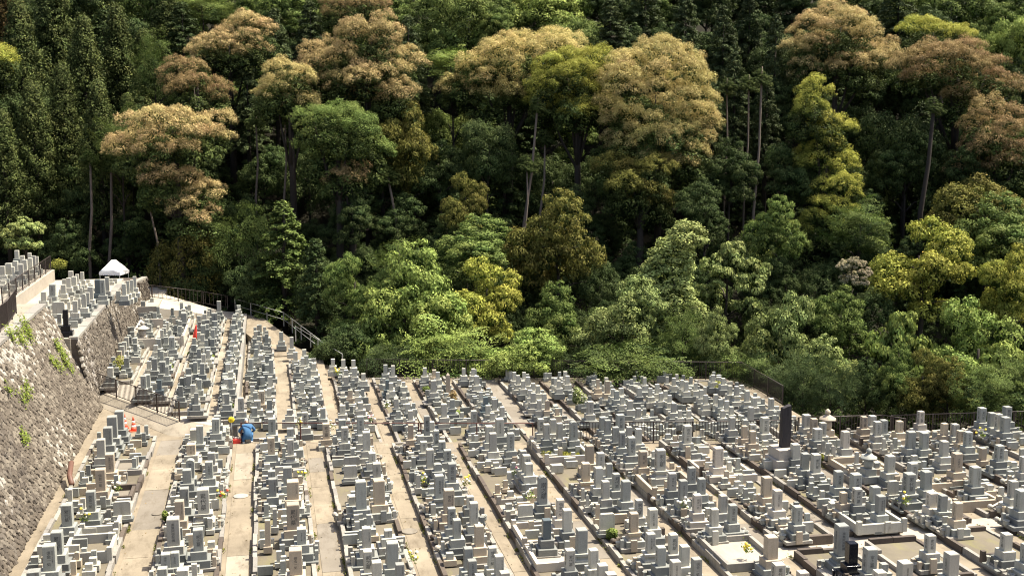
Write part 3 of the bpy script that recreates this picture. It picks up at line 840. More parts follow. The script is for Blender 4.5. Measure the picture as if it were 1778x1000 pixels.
def grave(zone, tone, x, y, w, h, zg, facing, big, rich):
    """one gravestone: two-tier plinth, shaft, inscription, vases, burner, kerbs. zg: level it stands on"""
    nm = dict(S='slab_gravestone', p='memorial_post', O='obelisk', B='slate_monument', G='stone_stupa').get(tone, 'gravestone')
    root = empty(nm, (x, y, zg), random.uniform(-.03, .03)); root.rotation_euler[0] = random.gauss(0, .008); root.rotation_euler[1] = random.gauss(0, .008)
    mat = M[dict(R='g', S='l', p='t' if random.random() < .5 else 'l', O='t', B='old', G='w' if zone == 'L' else 't' if y > 46.5 else 'g').get(tone, tone)]
    if tone == 'S':
        link('plinth', BASE, M['base'], root, (0, 0, 0), 0, (w + .18, .42, .12)); link('plinth', BASE, mat, root, (0, 0, .12), 0, (w + .06, .3, .12)); link('headstone', SH['slab'], mat, root, (0, 0, .24), 0, (w, .16, h)); return root
    if tone == 'p':
        link('plinth', BASE, mat, root, (0, 0, 0), 0, (w + .12, w + .12, .23)); link('shaft', SH[random.choice(('flat', 'round'))], mat, root, (0, 0, .23), 0, (w, w * .85, h)); return root
    if tone == 'O':
        link('plinth', BASE, mat, root, (0, 0, 0), 0, (w + .25, w + .25, .12)); link('shaft', SH['obelisk'], mat, root, (0, 0, .12), 0, (w, w, h)); return root
    if tone == 'B':
        link('plinth', BASE, M['w'], root, (0, 0, 0), 0, (1.25, 1.25, .5)); link('plinth', BASE, M['w'], root, (0, 0, .5), .03, (1.02, 1.02, .43)); link('shaft', SH['rough'], mat, root, (0, 0, .93), 0, (.40, .30, h)); return root
    if tone == 'G':
        s = w / .3
        link('plinth', BASE, mat, root, (0, 0, 0), 0, (w + .42, w + .42, .3)); link('plinth', BASE, mat, root, (0, 0, .3), 0, (w + .2, w + .2, .28))
        link('drum', lathe_mesh('drum', [(.15 * s, 0), (.19 * s, .12 * s), (.2 * s, .25 * s), (.16 * s, .4 * s)], 14), mat, root, (0, 0, .58))
        rf = link('roof', lathe_mesh('roof', [(.18 * s, 0), (.40 * s, .03 * s), (.37 * s, .08 * s), (.2 * s, .17 * s), (.09 * s, .25 * s)], 6 if random.random() < .5 else 16), mat, root, (0, 0, .58 + .39 * s))
        link('finial', lathe_mesh('finial', [(.06 * s, 0), (.11 * s, .06 * s), (.12 * s, .13 * s), (.08 * s, .2 * s), (.01 * s, .25 * s)], 12), mat, rf, (0, 0, .24 * s)); return root
    lowm = mat if random.random() < .35 else M['base'] if tone in 'gldR' else M[random.choice('gl')] if random.random() < .5 else mat
    if tone == 'k': lowm = mat
    hl, hu = .30, .28
    if zone in 'MBL':
        link('plot_slab', BASE, M[random.choice(('kerb', 'base', 'base', 'kerb'))], root, (facing * .06, 0, -.05), 0, (min(1.1, w + random.uniform(.62, .8)), w + random.uniform(.5, .68), random.uniform(.08, .15)))
    link('lower_plinth', BASE, lowm, root, (0, 0, 0), 0, (w + random.uniform(.36, .46), w + random.uniform(.36, .46), hl))
    up = SH['lotus'] if random.random() < .12 else BASE
    link('upper_plinth', up, mat if random.random() < .8 else lowm, root, (0, 0, hl), 0, (w + random.uniform(.16, .24), w + random.uniform(.16, .24), hu))
    sh = link('shaft', SH['round' if tone == 'R' or random.random() < .02 else 'flat'], mat, root, (0, 0, hl + hu), 0, (w, w, h))
    if big and tone != 'd':
        zc = hl + hu + h * .5
        fr = R(90) * facing
        f = [fr] + ([0] if random.random() < .6 else [])
        ln = h * random.uniform(.5, .72)
        if tone != 'k':
            e = random.choice(ENG)
            for a in f: link('inscription', e, M['ink'], root, (math.sin(a) * (w / 2 + .002), -math.cos(a) * (w / 2 + .002), zc), a, (ln, 1, ln))
            if rich and random.random() < .5:
                e2 = random.choice(ENGSMALL)
                link('inscription', e2, M['ink'], root, (w * .28, -(w / 2 + .002), zc + .05), 0, (h * .5, 1, h * .5))
    if rich:
        fx = facing * (w / 2 + .33)
        vm = M[random.choice('glt' if tone != 'k' else 'kk')]
        vs = random.choice((VASE, BOXV))
        for s in (-1, 1):
            if random.random() < .85:
                link('flower_vase', vs, vm, root, (fx, s * (w / 2 + .06), 0), 0, (1, 1, 1) if vs is VASE else (.13, .13, random.uniform(.3, .42)))
        if random.random() < .6: link('incense_burner', INC, M[random.choice('gl')], root, (fx + facing * .05, 0, 0))
        if random.random() < .95:
            ky = w / 2 + .30; km = M[random.choice(('kerb', 'kerb', 'w', 'l', 'kerbdark'))]; kh = random.uniform(.22, .36)
            if random.random() < .55:
                k = link('side_kerb', SCROLL, km, root, (-facing * .35, ky, 0), 0 if facing > 0 else math.pi, (1.0, .12, kh)); link('kerb_ball', BALL, km, root, (facing * .62, ky, .1))
            else:
                k = link('side_kerb', BASE, km, root, (facing * .1, ky, 0), 0, (.95, .12, kh))
                if random.random() < .5: link('kerb_post', BASE, km, root, (facing * .52, ky, 0), 0, (.15, .15, kh + .12))
        if random.random() < .3: link('side_tablet', BASE, M[random.choice('glt')], root, (facing * .1, -(w / 2 + .28), 0), 0, (.22, .1, random.uniform(.35, .55)))
    return root
ZG = dict(M=0., B=-.6, N=-.3, L=.4, U=3.8, V=4.6); PL = dict(M=PLAT_H, B=PLAT_H, N=PLAT_H, L=PLAT_H, U=0., V=0.)
ZROWS = dict(M=ROWS, B=BROWS, N=NROWS, L=LROWS)
S = []
for ln in STONES.strip().split('\n'):
    a = ln.split(); z, t = a[0][0], a[0][1]; x, y, w, h = map(float, a[1:])
    if z == 'M' and x > -4.5: y = min(y, back_y(x) - .8)
    if z == 'M' and x <= -4.5: y = min(y, 56.0)
    if z == 'L': y = max(y, float(np.interp(x, [-9.3, -4.5, -1.9], [66.6, 59.0, 56.3])))
    if z == 'B': y = min(max(y, back_y(x) + 1.2), yfar_b(x) - .6)
    S.append(dict(z=z, t=t, x=x, y=y, w=w, h=h, px=w * FPX / depth_of(x, y) * (1 + h)))
for s in S:
    rows = ZROWS.get(s['z'])
    s['row'] = min(range(len(rows)), key=lambda i: abs(s['x'] - sum(rows[i]) / 2)) if rows else 0
    s['mid'] = sum(rows[s['row']]) / 2 if rows else 0
    s['face'] = -1 if s['x'] < s['mid'] else 1
stones_std = sorted([s for s in S if s['t'] in 'gltwdkR'], key=lambda s: -s['px'])
for s in stones_std[300:]: s['far'] = True
order = {}
for s in S: order.setdefault((s['z'], s['row']), []).append(s)
for key, lst in order.items():
    lst.sort(key=lambda s: s['y'])
    cnt = {}
    for s in lst:
        s['idx'] = cnt.get('n', 0); cnt['n'] = s['idx'] + 1
KINDW = dict(S='slab headstone', p='small memorial post', O='pointed obelisk', B='rough slate monument', G='stupa with curved roof')
PLACE = dict(M='in the {r} row from the stone wall, {n} from the front', B='behind the long fence, {r} row from the handrail, {n} back', N='beside the white ramp, {r} row, {n} from the front', L='below the tent, {r} row from the wall, {n} from the front', U='in front of the tent, {n} from the front', V='on the topmost terrace, {n} from the front')
CAT = dict(S='headstone', p='memorial post', O='obelisk', B='monument', G='stupa')
farV = []; farF = []; farM = []
fm_list = ['g', 'l', 't', 'd', 'w', 'k', 'base']
def far_box(c, sx, sy, sz, m):
    o = len(farV)
    for dz in (0, 1):
        for dx, dy in ((-.5, -.5), (.5, -.5), (.5, .5), (-.5, .5)): farV.append((c[0] + dx * sx, c[1] + dy * sy, c[2] + dz * sz))
    for f in ((0, 1, 5, 4), (1, 2, 6, 5), (2, 3, 7, 6), (3, 0, 4, 7), (4, 5, 6, 7)): farF.append(tuple(i + o for i in f)); farM.append(fm_list.index(m))
GR = dict(M='gravestones of the main terrace', B='gravestones behind the long fence', N='gravestones beside the ramp', L='gravestones below the tent', U='gravestones in front of the tent', V='gravestones of the topmost terrace')
for s in S:
    zg = ZG[s['z']] + PL[s['z']]
    if s.get('far'):
        m = s['t'] if s['t'] in 'gltdwk' else 'g'; w = s['w']
        far_box((s['x'], s['y'], zg), w + .4, w + .4, .3, random.choice(('base', m))); far_box((s['x'], s['y'], zg + .3), w + .2, w + .2, .28, m); far_box((s['x'], s['y'], zg + .58), w, w, s['h'], m)
        continue
    big = s['px'] > 15; rich = s['z'] in 'M' or s['px'] > 17
    g = grave(s['z'], s['t'], s['x'], s['y'], s['w'], s['h'], zg, s['face'], big, rich)
    kw = KINDW.get(s['t']) or (TONE_WORD[s['t']] + ' gravestone')
    tag(g, kw + ' ' + PLACE[s['z']].format(r=ORD[s['row']], n=ORD[s['idx']]), CAT.get(s['t'], 'gravestone'), GR[s['z']])
# small memorial posts and low stones crowding the gaps of the beds; far ones are one mass
occ = {}
for s in S: occ.setdefault((s['z'], s['row']), []).append(s)
nsm = 0
def small_stone(x, y, zg, m, k):
    if k == 0: far_box((x, y, zg), .3, .3, .16, m); far_box((x, y, zg + .16), .17, .15, random.uniform(.3, .5), m)
    elif k == 1: far_box((x, y, zg), .42, .36, .2, m); far_box((x, y, zg + .2), .24, .2, .22, random.choice('gl'))
    elif k == 3: w = random.uniform(.2, .28); far_box((x, y, zg), w + .36, w + .36, .26, random.choice(('base', m))); far_box((x, y, zg + .26), w + .18, w + .18, .22, m); far_box((x, y, zg + .48), w, w, random.uniform(.38, .62), m)
    else: far_box((x, y, zg), .5, .13, random.uniform(.25, .4), m)
for z, rows in ZROWS.items():
    for i, (a, b) in enumerate(rows):
        y0 = 37.2 if z == 'M' else dict(B=back_y(a) + 1.3, L=(67.6, 63, 60, 58)[min(i, 3)], N=57)[z]
        y1 = min(back_y(a), back_y(b)) - .8 if z == 'M' else dict(B=yfar_b(b) - .8, L=87, N=(82, 73)[min(i, 1)])[z]
        if z == 'M' and i == 0: y1 = 56
        y = y0
        while y < y1:
            y += random.uniform(.2, .4) if z != 'M' else random.uniform(.16, .34)
            x = random.uniform(a + .25, b - .25)
            if z == 'M' and a > 16.8 and abs(y - cross_y(a)) < .8: continue
            if all((abs(x - s['x']) > .42 + s['w'] / 2 or abs(y - s['y']) > .36 + s['w'] / 2) for s in occ.get((z, i), [])):
                small_stone(x, y, ZG[z] + PLAT_H - .02, random.choice(('g', 'g', 'base', 'l', 'l', 't')) if z == 'M' else random.choice(('g', 'g', 'l', 'base')), random.choice((0, 0, 1, 2, 2)) if z in 'MB' else random.choice((0, 1, 2, 3, 3)))
for z, x0, x1, y0, y1, nn in (('U', -13.5, -10.4, 64, 84, 60), ('V', -19, -15, 71, 85, 50)):
    for k in range(nn):
        x, y = random.uniform(x0, x1), random.uniform(y0, y1)
        if all(abs(x - s['x']) > .45 or abs(y - s['y']) > .45 for s in occ[(z, 0)]): small_stone(x, y, ZG[z], random.choice('ggll'), random.choice((0, 1, 2)))
me = np_mesh('distant_gravestones', farV, farF)
for k in fm_list: me.materials.append(M[k])
me.polygons.foreach_set('material_index', farM)
tag(link('distant_gravestones', me), 'crowd of small grave markers and far gravestones filling the beds', 'gravestones', kind='stuff')
# ================================================================== FENCES, RAILS, SMALL THINGS
POSTM = unit_box('fence_post', .04); BARM = unit_box('fence_bar', 0)
def fence(name, pts, h, label, mat='brown', bars=True, postgap=2.0, group=None, rails=(1.0, .12), bar_gap=.14, rt=.045):
    root = empty(name, pts[0]); tag(root, label, 'fence', group); o0 = np.array(pts[0], float)
    for p, q in zip(pts, pts[1:]):
        p, q = np.array(p, float), np.array(q, float); L = np.linalg.norm((q - p)[:2]); ang = math.atan2(q[1] - p[1], q[0] - p[0]); n = max(1, round(L / postgap))
        for k in range(n + 1):
            c = p + (q - p) * k / n - o0; link('post', POSTM, M[mat], root, tuple(c), ang, (.06, .06, h + .02))
        for rh in rails:
            a, b = p - o0 + [0, 0, h * rh], q - o0 + [0, 0, h * rh]; link('rail', tubes_mesh('rail', [([a, b], [rt / 2] * 2)], 6), M[mat], root)
        if bars:
            nb = int(L / bar_gap)
            for k in range(nb):
                c = p + (q - p) * (k + .5) / nb - o0; link('bar', BARM, M[mat], root, tuple(c + [0, 0, h * rails[-1]]), ang, (.022, .022, h * (1 - rails[-1])))
    return root
fence('fence', [(-9.3, 65.7, .38), (-4.5, 58.15, .38), ], 1.0, 'brown barred fence running down behind the traffic cones')
fence('railing', [(-1.5, 55.0, 0), (6.6, 53.3, 0)], .95, 'thin maroon rail on posts behind the crouching person', 'rail', bars=False, postgap=2.9, rails=(1.0,))
fence('railing', [(6.7, 53.28, 0), (11.8, 52.2, 0)], .95, 'thin maroon rail crossing the ends of the middle rows', 'rail', bars=False, postgap=2.6, rails=(1.0,))
fence('fence', [(11.9, 52.15, 0), (13.75, 51.75, 0), (20.9, 50.45, 0), (24.0, 50.15, 0)], 1.0, 'long dark barred fence between the main and back terraces')
fence('fence', [(24.1, 50.12, 0), (28.2, 49.75, 0), (28.9, 48.9, 0)], 1.1, 'dark barred fence with a corner beside the curved-roof stupa')
fence('fence', [(28.6, 49.6, 0), (45, 48.2, 0)], 1.1, 'dark barred fence behind the rightmost rows')
fence('fence', [(5.6, 70.7, -.6), (13.5, 68.8, -.6), (27.55, 65.3, -.6)], 1.1, 'black fence along the foot of the forest')
fence('fence', [(27.6, 65.3, -.6), (27.35, 58.9, -.6)], 1.1, 'black fence returning from the forest foot to the main terrace')
fence('fence', [(-11.75, 45, 5.6), (-11.75, 56.6, 5.6), (-12.1, 60.3, 5.6)], 1.15, 'dark brown fence on top of the tall retaining wall', bar_gap=.11, postgap=1.6)
fence('fence', [(-14.75, 70, 4.6), (-14.75, 85.5, 4.6)], 1.0, 'thin dark fence beside the topmost gravestones', bar_gap=.3)
fence('fence', [(-10.0, 86.2, 2.6), (-8.6, 90.6, 1.7), (-5.0, 92.0, .9), (-3.2, 91.4, .6)], 1.0, 'black wire fence beside the white sloping path', bar_gap=.28)
fence('handrail', [(-2.6, 90.5, .5), (.9, 84.8, .25), (3.1, 76.5, -.3)], 1.0, 'pale steel handrail descending beside the ramp', 'steel', bars=False, rails=(1.0, .5), postgap=2.0, rt=.04)
fence('handrail', [(1.6, 79.5, .1), (4.3, 72.9, -.6)], 1.05, 'short pale steel handrail at the foot of the ramp', 'steel', bars=False, rails=(1.0,), postgap=3.4, rt=.04)
# tent
def tent():
    r = empty('canopy_tent', (-11.4, 92.0, 1.65), R(-18)); tag(r, 'white canopy tent with scalloped valance at the forest edge', 'tent')
    w, d, he, hp = .80, .80, 2.0, 2.85
    bm = bmesh.new(); c = [bm.verts.new((sx * w, sy * d, he)) for sx, sy in ((-1, -1), (1, -1), (1, 1), (-1, 1))]
    t1, t2 = bm.verts.new((-.08, -d * .25, hp)), bm.verts.new((.08, d * .25, hp))
    for f in ((c[0], c[1], t1), (c[1], c[2], t2, t1), (c[2], c[3], t2), (c[3], c[0], t1, t2)): bm.faces.new(f)
    bmesh.ops.recalc_face_normals(bm, faces=bm.faces); bmesh.ops.subdivide_edges(bm, edges=bm.edges, cuts=3, use_grid_fill=True)
    for v in bm.verts: v.co.z -= .03 * math.sin(v.co.x * 5) * math.cos(v.co.y * 4)
    o = link('canopy', bm_mesh(bm, 'canopy', True), M['white'], r); s = o.modifiers.new('s', 'SOLIDIFY'); s.thickness = .02
    V = []; F = []; n = 12
    cs = [(-w, -d), (w, -d), (w, d), (-w, d)]
    for k in range(4):
        a, b = np.array(cs[k]), np.array(cs[(k + 1) % 4])
        for i in range(n * 4):
            t0, t1_ = i / (n * 4), (i + 1) / (n * 4); z0 = he - .17 - .07 * abs(math.sin(math.pi * t0 * n)); z1 = he - .17 - .07 * abs(math.sin(math.pi * t1_ * n))
            p, q = a + (b - a) * t0, a + (b - a) * t1_; o = len(V); V += [(*p, he), (*q, he), (*q, z1), (*p, z0)]; F.append((o, o + 1, o + 2, o + 3))
    o = link('valance', np_mesh('valance', V, F), M['white'], r); s = o.modifiers.new('s', 'SOLIDIFY'); s.thickness = .015
    for sx, sy in ((-1, -1), (1, -1), (1, 1), (-1, 1)): link('pole', tubes_mesh('pole', [([(0, 0, 0), (0, 0, he)], [.022, .022])], 8), M['steel'], r, (sx * (w - .04), sy * (d - .04), 0))
tent()
# traffic cones
def cone(x, y, z, label):
    r = empty('traffic_cone', (x, y, z), .2); tag(r, label, 'traffic cone', 'traffic cones by the brown fence')
    link('base', BASE, M['orange'], r, (0, 0, 0), 0, (.38, .38, .04))
    def rad(h): return .15 - .115 * h / .68
    for a, b, m in ((.04, .2, 'orange'), (.2, .3, 'white'), (.3, .42, 'orange'), (.42, .52, 'white'), (.52, .72, 'orange')):
        link('stripe', lathe_mesh('stripe', [(rad(a), a), (rad(b), b)], 14), M[m], r)
cone(-6.66, 58.2, 0, 'red and white traffic cone standing clear on the pale ground'); cone(-7.15, 58.9, 0, 'red and white traffic cone half hidden behind a grey gravestone')
p = on_level(338, 592, .4)
def red_cover(p):
    r = empty('parasol', tuple(p)); tag(r, 'folded red parasol leaning in the narrow aisle', 'parasol')
    link('cover', lathe_mesh('cover', [(.04, 0), (.16, .1), (.15, .35), (.10, .7), (.05, 1.0), (.02, 1.1)], 10), M['red'], r).rotation_euler = (.05, .12, 0)
    link('pole', tubes_mesh('pole', [([(.12, -.05, 1.05), (.22, -.08, 1.9)], [.02, .015])], 6), M['bark'], r)
red_cover(p)
# yellow round sign on a post
def sign():
    p = on_level(403, 764, 0.0); r = empty('round_sign', tuple(p)); tag(r, 'small round yellow sign on a pale post beside the rail', 'sign')
    link('post', tubes_mesh('post', [([(0, 0, 0), (0, 0, .95)], [.02, .02])], 8), M['steel'], r)
    o = link('plate', lathe_mesh('plate', [(.135, -.01), (.145, 0), (.135, .01)], 20), M['yellow'], r, (0, -.03, 1.0)); o.rotation_euler = (R(78), 0, 0)
    link('text_line', BASE, M['ink'], r, (0, -.047, 1.0), 0, (.16, .004, .025)); link('text_line', BASE, M['ink'], r, (0, -.05, .95), 0, (.12, .004, .02))
sign()
tag(link('drain_pipe', tubes_mesh('drain_pipe', [([(-8.35, 50.6, .75), (-8.3, 49.7, .45), (-8.1, 48.9, .3)], [.11, .11, .11])], 10), M['pot']), 'rust-brown pipe bend at the foot of the tall retaining wall', 'pipe')
# person crouching, seen from behind
def skin_body(name, verts, edges, rad, mat, parent, sub=2):
    me = bpy.data.meshes.new(name); me.from_pydata(verts, edges, []); o = link(name, me, None, parent)
    me.materials.append(mat); sk = o.modifiers.new('skin', 'SKIN'); sk.use_smooth_shade = True
    for i, r_ in enumerate(rad): me.skin_vertices[0].data[i].radius = r_ if isinstance(r_, tuple) else (r_, r_)
    me.skin_vertices[0].data[0].use_root = True
    ss = o.modifiers.new('sub', 'SUBSURF'); ss.levels = ss.render_levels = sub
    return o
def person():
    b = on_level(431, 770, 0.0); r = empty('person', tuple(b), R(8)); tag(r, 'person in blue work clothes crouching over a grave with back turned', 'person')
    Vt = [(0, 0, .34), (0, .12, .55), (0, .26, .74), (0, .36, .83),            # 0-3 pelvis, waist, chest, neck base
          (.20, .30, .76), (.36, .30, .55), (.27, .52, .42),                    # 4-6 right arm (elbow out)
          (-.20, .30, .76), (-.37, .30, .55), (-.26, .52, .40),                 # 7-9 left arm
          (.13, .02, .32), (.22, .40, .44), (.19, .16, .08), (.19, .30, .04),   # 10-13 right leg: hip, knee, ankle, toe
          (-.13, .02, .32), (-.22, .40, .44), (-.19, .16, .08), (-.19, .30, .04)]
    E = [(0, 1), (1, 2), (2, 3), (2, 4), (4, 5), (5, 6), (2, 7), (7, 8), (8, 9), (0, 10), (10, 11), (11, 12), (12, 13), (0, 14), (14, 15), (15, 16), (16, 17)]
    rad = [(.20, .17), (.19, .15), (.21, .15), (.07, .07), .09, .068, .05, .09, .068, .05, .13, .095, .06, .05, .13, .095, .06, .05]
    skin_body('body', Vt, E, rad, M['blue'], r)
    hd = link('head', lathe_mesh('head', [(.03, -.13), (.065, -.11), (.085, -.04), (.095, .03), (.085, .09), (.05, .125), (.01, .135)], 14), M['skin'], r, (0, .47, .93)); hd.rotation_euler = (R(-38), 0, 0); hd.scale = (.85, 1.05, 1)
    link('cap', lathe_mesh('cap', [(.10, 0), (.103, .05), (.085, .1), (.045, .135), (.01, .145)], 14), M['petalw'], hd, (0, 0, .02))
    link('nose', lathe_mesh('nose', [(.018, 0), (.012, .03), (.003, .045)], 8), M['skin'], hd, (0, .095, -.02)).rotation_euler = (R(-70), 0, 0)
    for s in (-1, 1):
        link('ear', lathe_mesh('ear', [(.01, -.03), (.02, 0), (.01, .03)], 8), M['skin'], hd, (s * .093, -.005, -.01))
        link('eye', lathe_mesh('eye', [(.004, -.008), (.01, 0), (.004, .008)], 8), M['hair'], hd, (s * .035, .088, .015))
        hv = [(s * .26, .53, .41), (s * .25, .58, .38)] + [(s * (.25 - .03 + .02 * k), .63, .355 - .004 * k) for k in range(4)] + [(s * (.25 - .03 + .02 * k), .655 + .004 * (k % 2), .325) for k in range(4)] + [(s * .205, .585, .36), (s * .195, .61, .335)]
        he = [(0, 1)] + [(1, 2 + k) for k in range(4)] + [(2 + k, 6 + k) for k in range(4)] + [(1, 10), (10, 11)]
        skin_body('hand', hv, he, [.03, .034] + [.010] * 8 + [.011, .010], M['skin'], r, 1)
        link('shoe', BASE, M['petalw'], r, (s * .19, .22, 0), 0, (.10, .26, .07))
person()
def toolbox():
    p = on_level(411, 769, 0.0); r = empty('basket', tuple(p), .1); tag(r, 'red and white basket of cleaning things beside the crouching person', 'basket')
    link('body', BASE, M['red'], r, (0, 0, 0), 0, (.34, .26, .2))
    for k in range(4): link('bottle', VASE, M['petalw'], r, (-.11 + .07 * k, .03 * (-1) ** k, .06), 0, (.55, .55, .8))
    link('handle', tubes_mesh('handle', [([(-.16, 0, .2), (-.1, 0, .33), (.1, 0, .33), (.16, 0, .2)], [.012] * 4)], 6), M['ink'], r)
toolbox()
# ================================================================== VEGETATION
def unit(v): return v / (np.linalg.norm(v, axis=-1, keepdims=True) + 1e-9)
def rand_dirs(n): return unit(rng.normal(size=(n, 3)))
def leaf_mesh(name, P, N, size, bright, tip, hue, elong=1.7):
    """kite-shaped leaves / leaf tufts at P facing N"""
    n = len(P); N = unit(N); t = unit(np.cross(N, rand_dirs(n))); b = np.cross(N, t)
    s = (size if np.ndim(size) else np.full(n, size))[:, None] * rng.uniform(.7, 1.3, (n, 1))
    fold = N * s * .12
    V = np.empty((n, 4, 3), np.float32)
    V[:, 0] = P - t * s * .5; V[:, 1] = P + b * s * .5 / elong + fold + t * s * .05; V[:, 2] = P + t * s * .5; V[:, 3] = P - b * s * .5 / elong + fold + t * s * .05
    me = bpy.data.meshes.new(name); me.vertices.add(4 * n); me.vertices.foreach_set('co', V.ravel())
    me.loops.add(4 * n); me.loops.foreach_set('vertex_index', np.arange(4 * n, dtype=np.int32))
    me.polygons.add(n); me.polygons.foreach_set('loop_start', np.arange(0, 4 * n, 4, dtype=np.int32)); me.polygons.foreach_set('loop_total', np.full(n, 4, np.int32))
    me.update(calc_edges=True); me.shade_flat()
    c = np.ones((n, 4), np.float32); c[:, 0] = bright; c[:, 1] = np.clip(tip, 0, 1); c[:, 2] = hue
    at = me.attributes.new('leaf', 'FLOAT_COLOR', 'FACE'); at.data.foreach_set('color', c.ravel())
    return me
class Leaves:
    def __init__(s): s.P = []; s.N = []; s.S = []; s.B = []; s.T = []; s.H = []
    def add(s, P, N, size, B, T, H):
        n = len(P)
        for lst, v in ((s.S, size), (s.B, B), (s.T, T), (s.H, H)): lst.append(np.broadcast_to(np.asarray(v, float), (n,)))
        s.P.append(P); s.N.append(N)
    def mesh(s, name, elong=1.7):
        return leaf_mesh(name, np.concatenate(s.P), np.concatenate(s.N), np.concatenate(s.S), np.concatenate(s.B), np.concatenate(s.T), np.concatenate(s.H), elong)
UP = np.array([0, 0, 1.])
def clump(L, c, axis, r, n, size, flat=1., tipbias=.0, b0=1., hue=.5, cut=-.3, up=.35):
    d = rand_dirs(int(n * 1.6)); d = d[(d @ axis) > cut][:n]; k = len(d)
    rr = rng.uniform(.6, 1.08, (k, 1)); off = d * rr * r; off[:, 2] *= flat
    N = d * 1.0 + rand_dirs(k) * .42 + UP * up * .6
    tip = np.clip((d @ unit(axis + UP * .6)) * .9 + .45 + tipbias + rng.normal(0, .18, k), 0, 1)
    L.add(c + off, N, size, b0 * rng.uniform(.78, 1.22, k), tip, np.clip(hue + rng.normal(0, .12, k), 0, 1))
def surf_points(c, rad, n, zmin):
    i = np.arange(n * 2) + .5; ph = np.arccos(1 - 2 * i / (n * 2)); th = math.pi * (1 + 5 ** .5) * i + rng.uniform(0, 6)
    d = np.stack([np.cos(th) * np.sin(ph), np.sin(th) * np.sin(ph), np.cos(ph)], 1) + rng.normal(0, .12, (n * 2, 3)); d = unit(d)
    d = d[d[:, 2] > zmin]; return c + d * rad, unit(d / rad * np.mean(rad)), d
def lobed_crown(L, lobes, cr=.55, lpc=130, size=.17, tipfun=None, zmin=-.55, dens=1., flat=.85):
    for li, (c, rad) in enumerate(lobes):
        c = np.array(c, float); rad = np.array(rad, float); area = 4 * math.pi * (((rad[0] * rad[1]) ** 1.6 + (rad[0] * rad[2]) ** 1.6 + (rad[1] * rad[2]) ** 1.6) / 3) ** (1 / 1.6)
        n = max(6, int(dens * area / (2.4 * cr * cr)) // 2)
        P, N, D = surf_points(c, rad, n, zmin); lb = rng.normal(0, .06); lh = .5 + rng.normal(0, .12)
        for p, nn, d in zip(P, N, D):
            if any(((((p - np.array(c2)) / np.array(r2)) ** 2).sum() < .72) for lj, (c2, r2) in enumerate(lobes) if lj != li): continue
            r = cr * rng.uniform(.65, 1.3); ax = unit(nn * .7 + UP * .4)
            clump(L, p + nn * r * rng.uniform(-.75, .12) + rng.normal(0, .1 * cr, 3), ax, r, int(lpc * (r / cr) ** 2), size, flat, (0 if tipfun is None else tipfun(d)), 1 + lb + rng.normal(0, .07), lh + rng.normal(0, .08))
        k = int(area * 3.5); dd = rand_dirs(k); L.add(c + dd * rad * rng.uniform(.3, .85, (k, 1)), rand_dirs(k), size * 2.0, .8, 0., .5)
def spray_crown(L, rad, nspr, lps=70, size=.19, sr=.75, seed_open=.3):
    """layered, flat leaf sprays as on maples"""
    rad = np.array(rad, float); ph = rng.uniform(0, 6, 2)
    for _ in range(nspr):
        d = rand_dirs(1)[0]
        if d[2] < -.6: continue
        az = math.atan2(d[1], d[0]); env = 1 + .22 * math.sin(3 * az + ph[0] + 2 * d[2]) + .16 * math.sin(5 * az + ph[1] - 4 * d[2])
        q = d * rad * env * rng.uniform(.6, 1.0); r = sr * rng.uniform(.6, 1.3); out = unit(np.array([d[0], d[1], -.15]))
        k = int(lps * (r / sr) ** 2); a = rng.uniform(0, 6.28, k); rr = np.sqrt(rng.uniform(0, 1, k)) * r
        off = np.stack([np.cos(a) * rr, np.sin(a) * rr, rng.normal(0, .06, k) - .25 * rr ** 2 / r], 1) + out * (off_r := rng.uniform(0, .3))
        tl = rng.normal(0, .35, 2); off[:, 2] += off[:, 0] * tl[0] + off[:, 1] * tl[1]; N = UP * .9 + np.array([-tl[0], -tl[1], 0]) + rand_dirs(k) * .28 + out * .2
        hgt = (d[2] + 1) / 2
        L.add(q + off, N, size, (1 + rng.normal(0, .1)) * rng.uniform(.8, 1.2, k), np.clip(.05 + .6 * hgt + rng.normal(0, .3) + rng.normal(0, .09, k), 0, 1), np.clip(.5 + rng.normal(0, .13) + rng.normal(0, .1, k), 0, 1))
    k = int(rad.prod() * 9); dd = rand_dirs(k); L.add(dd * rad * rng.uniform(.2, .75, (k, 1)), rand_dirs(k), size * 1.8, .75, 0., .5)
def cedar_crown(L, h, r, ntuft=260, lpt=75, size=.17):
    for i in range(ntuft):
        t = (i + rng.uniform()) / ntuft; z = h * (t ** .8); rr = r * (1 - t) ** .75 * rng.uniform(.5, 1.1) + .12; a = i * 2.39996 + rng.normal(0, .3); rr *= 1 + .28 * math.sin(2 * a + 1.3 * z) * (1 - t)
        d = np.array([math.cos(a), math.sin(a), .15]); c = np.array([math.cos(a) * rr, math.sin(a) * rr, z - .25 * rr])
        clump(L, c, unit(d * .6 + UP * .6), .5 * rng.uniform(.65, 1.4), lpt, size, 1.1, -.12, 1 + rng.normal(0, .13), .5 + rng.normal(0, .15), -.35, .2)
    k = 500; z = rng.uniform(0, .85, k); a = rng.uniform(0, 6.28, k); rr = r * (1 - z) ** .75 * rng.uniform(.2, .8, k)
    L.add(np.stack([np.cos(a) * rr, np.sin(a) * rr, z * h], 1), rand_dirs(k), .5, .75, 0., .5)
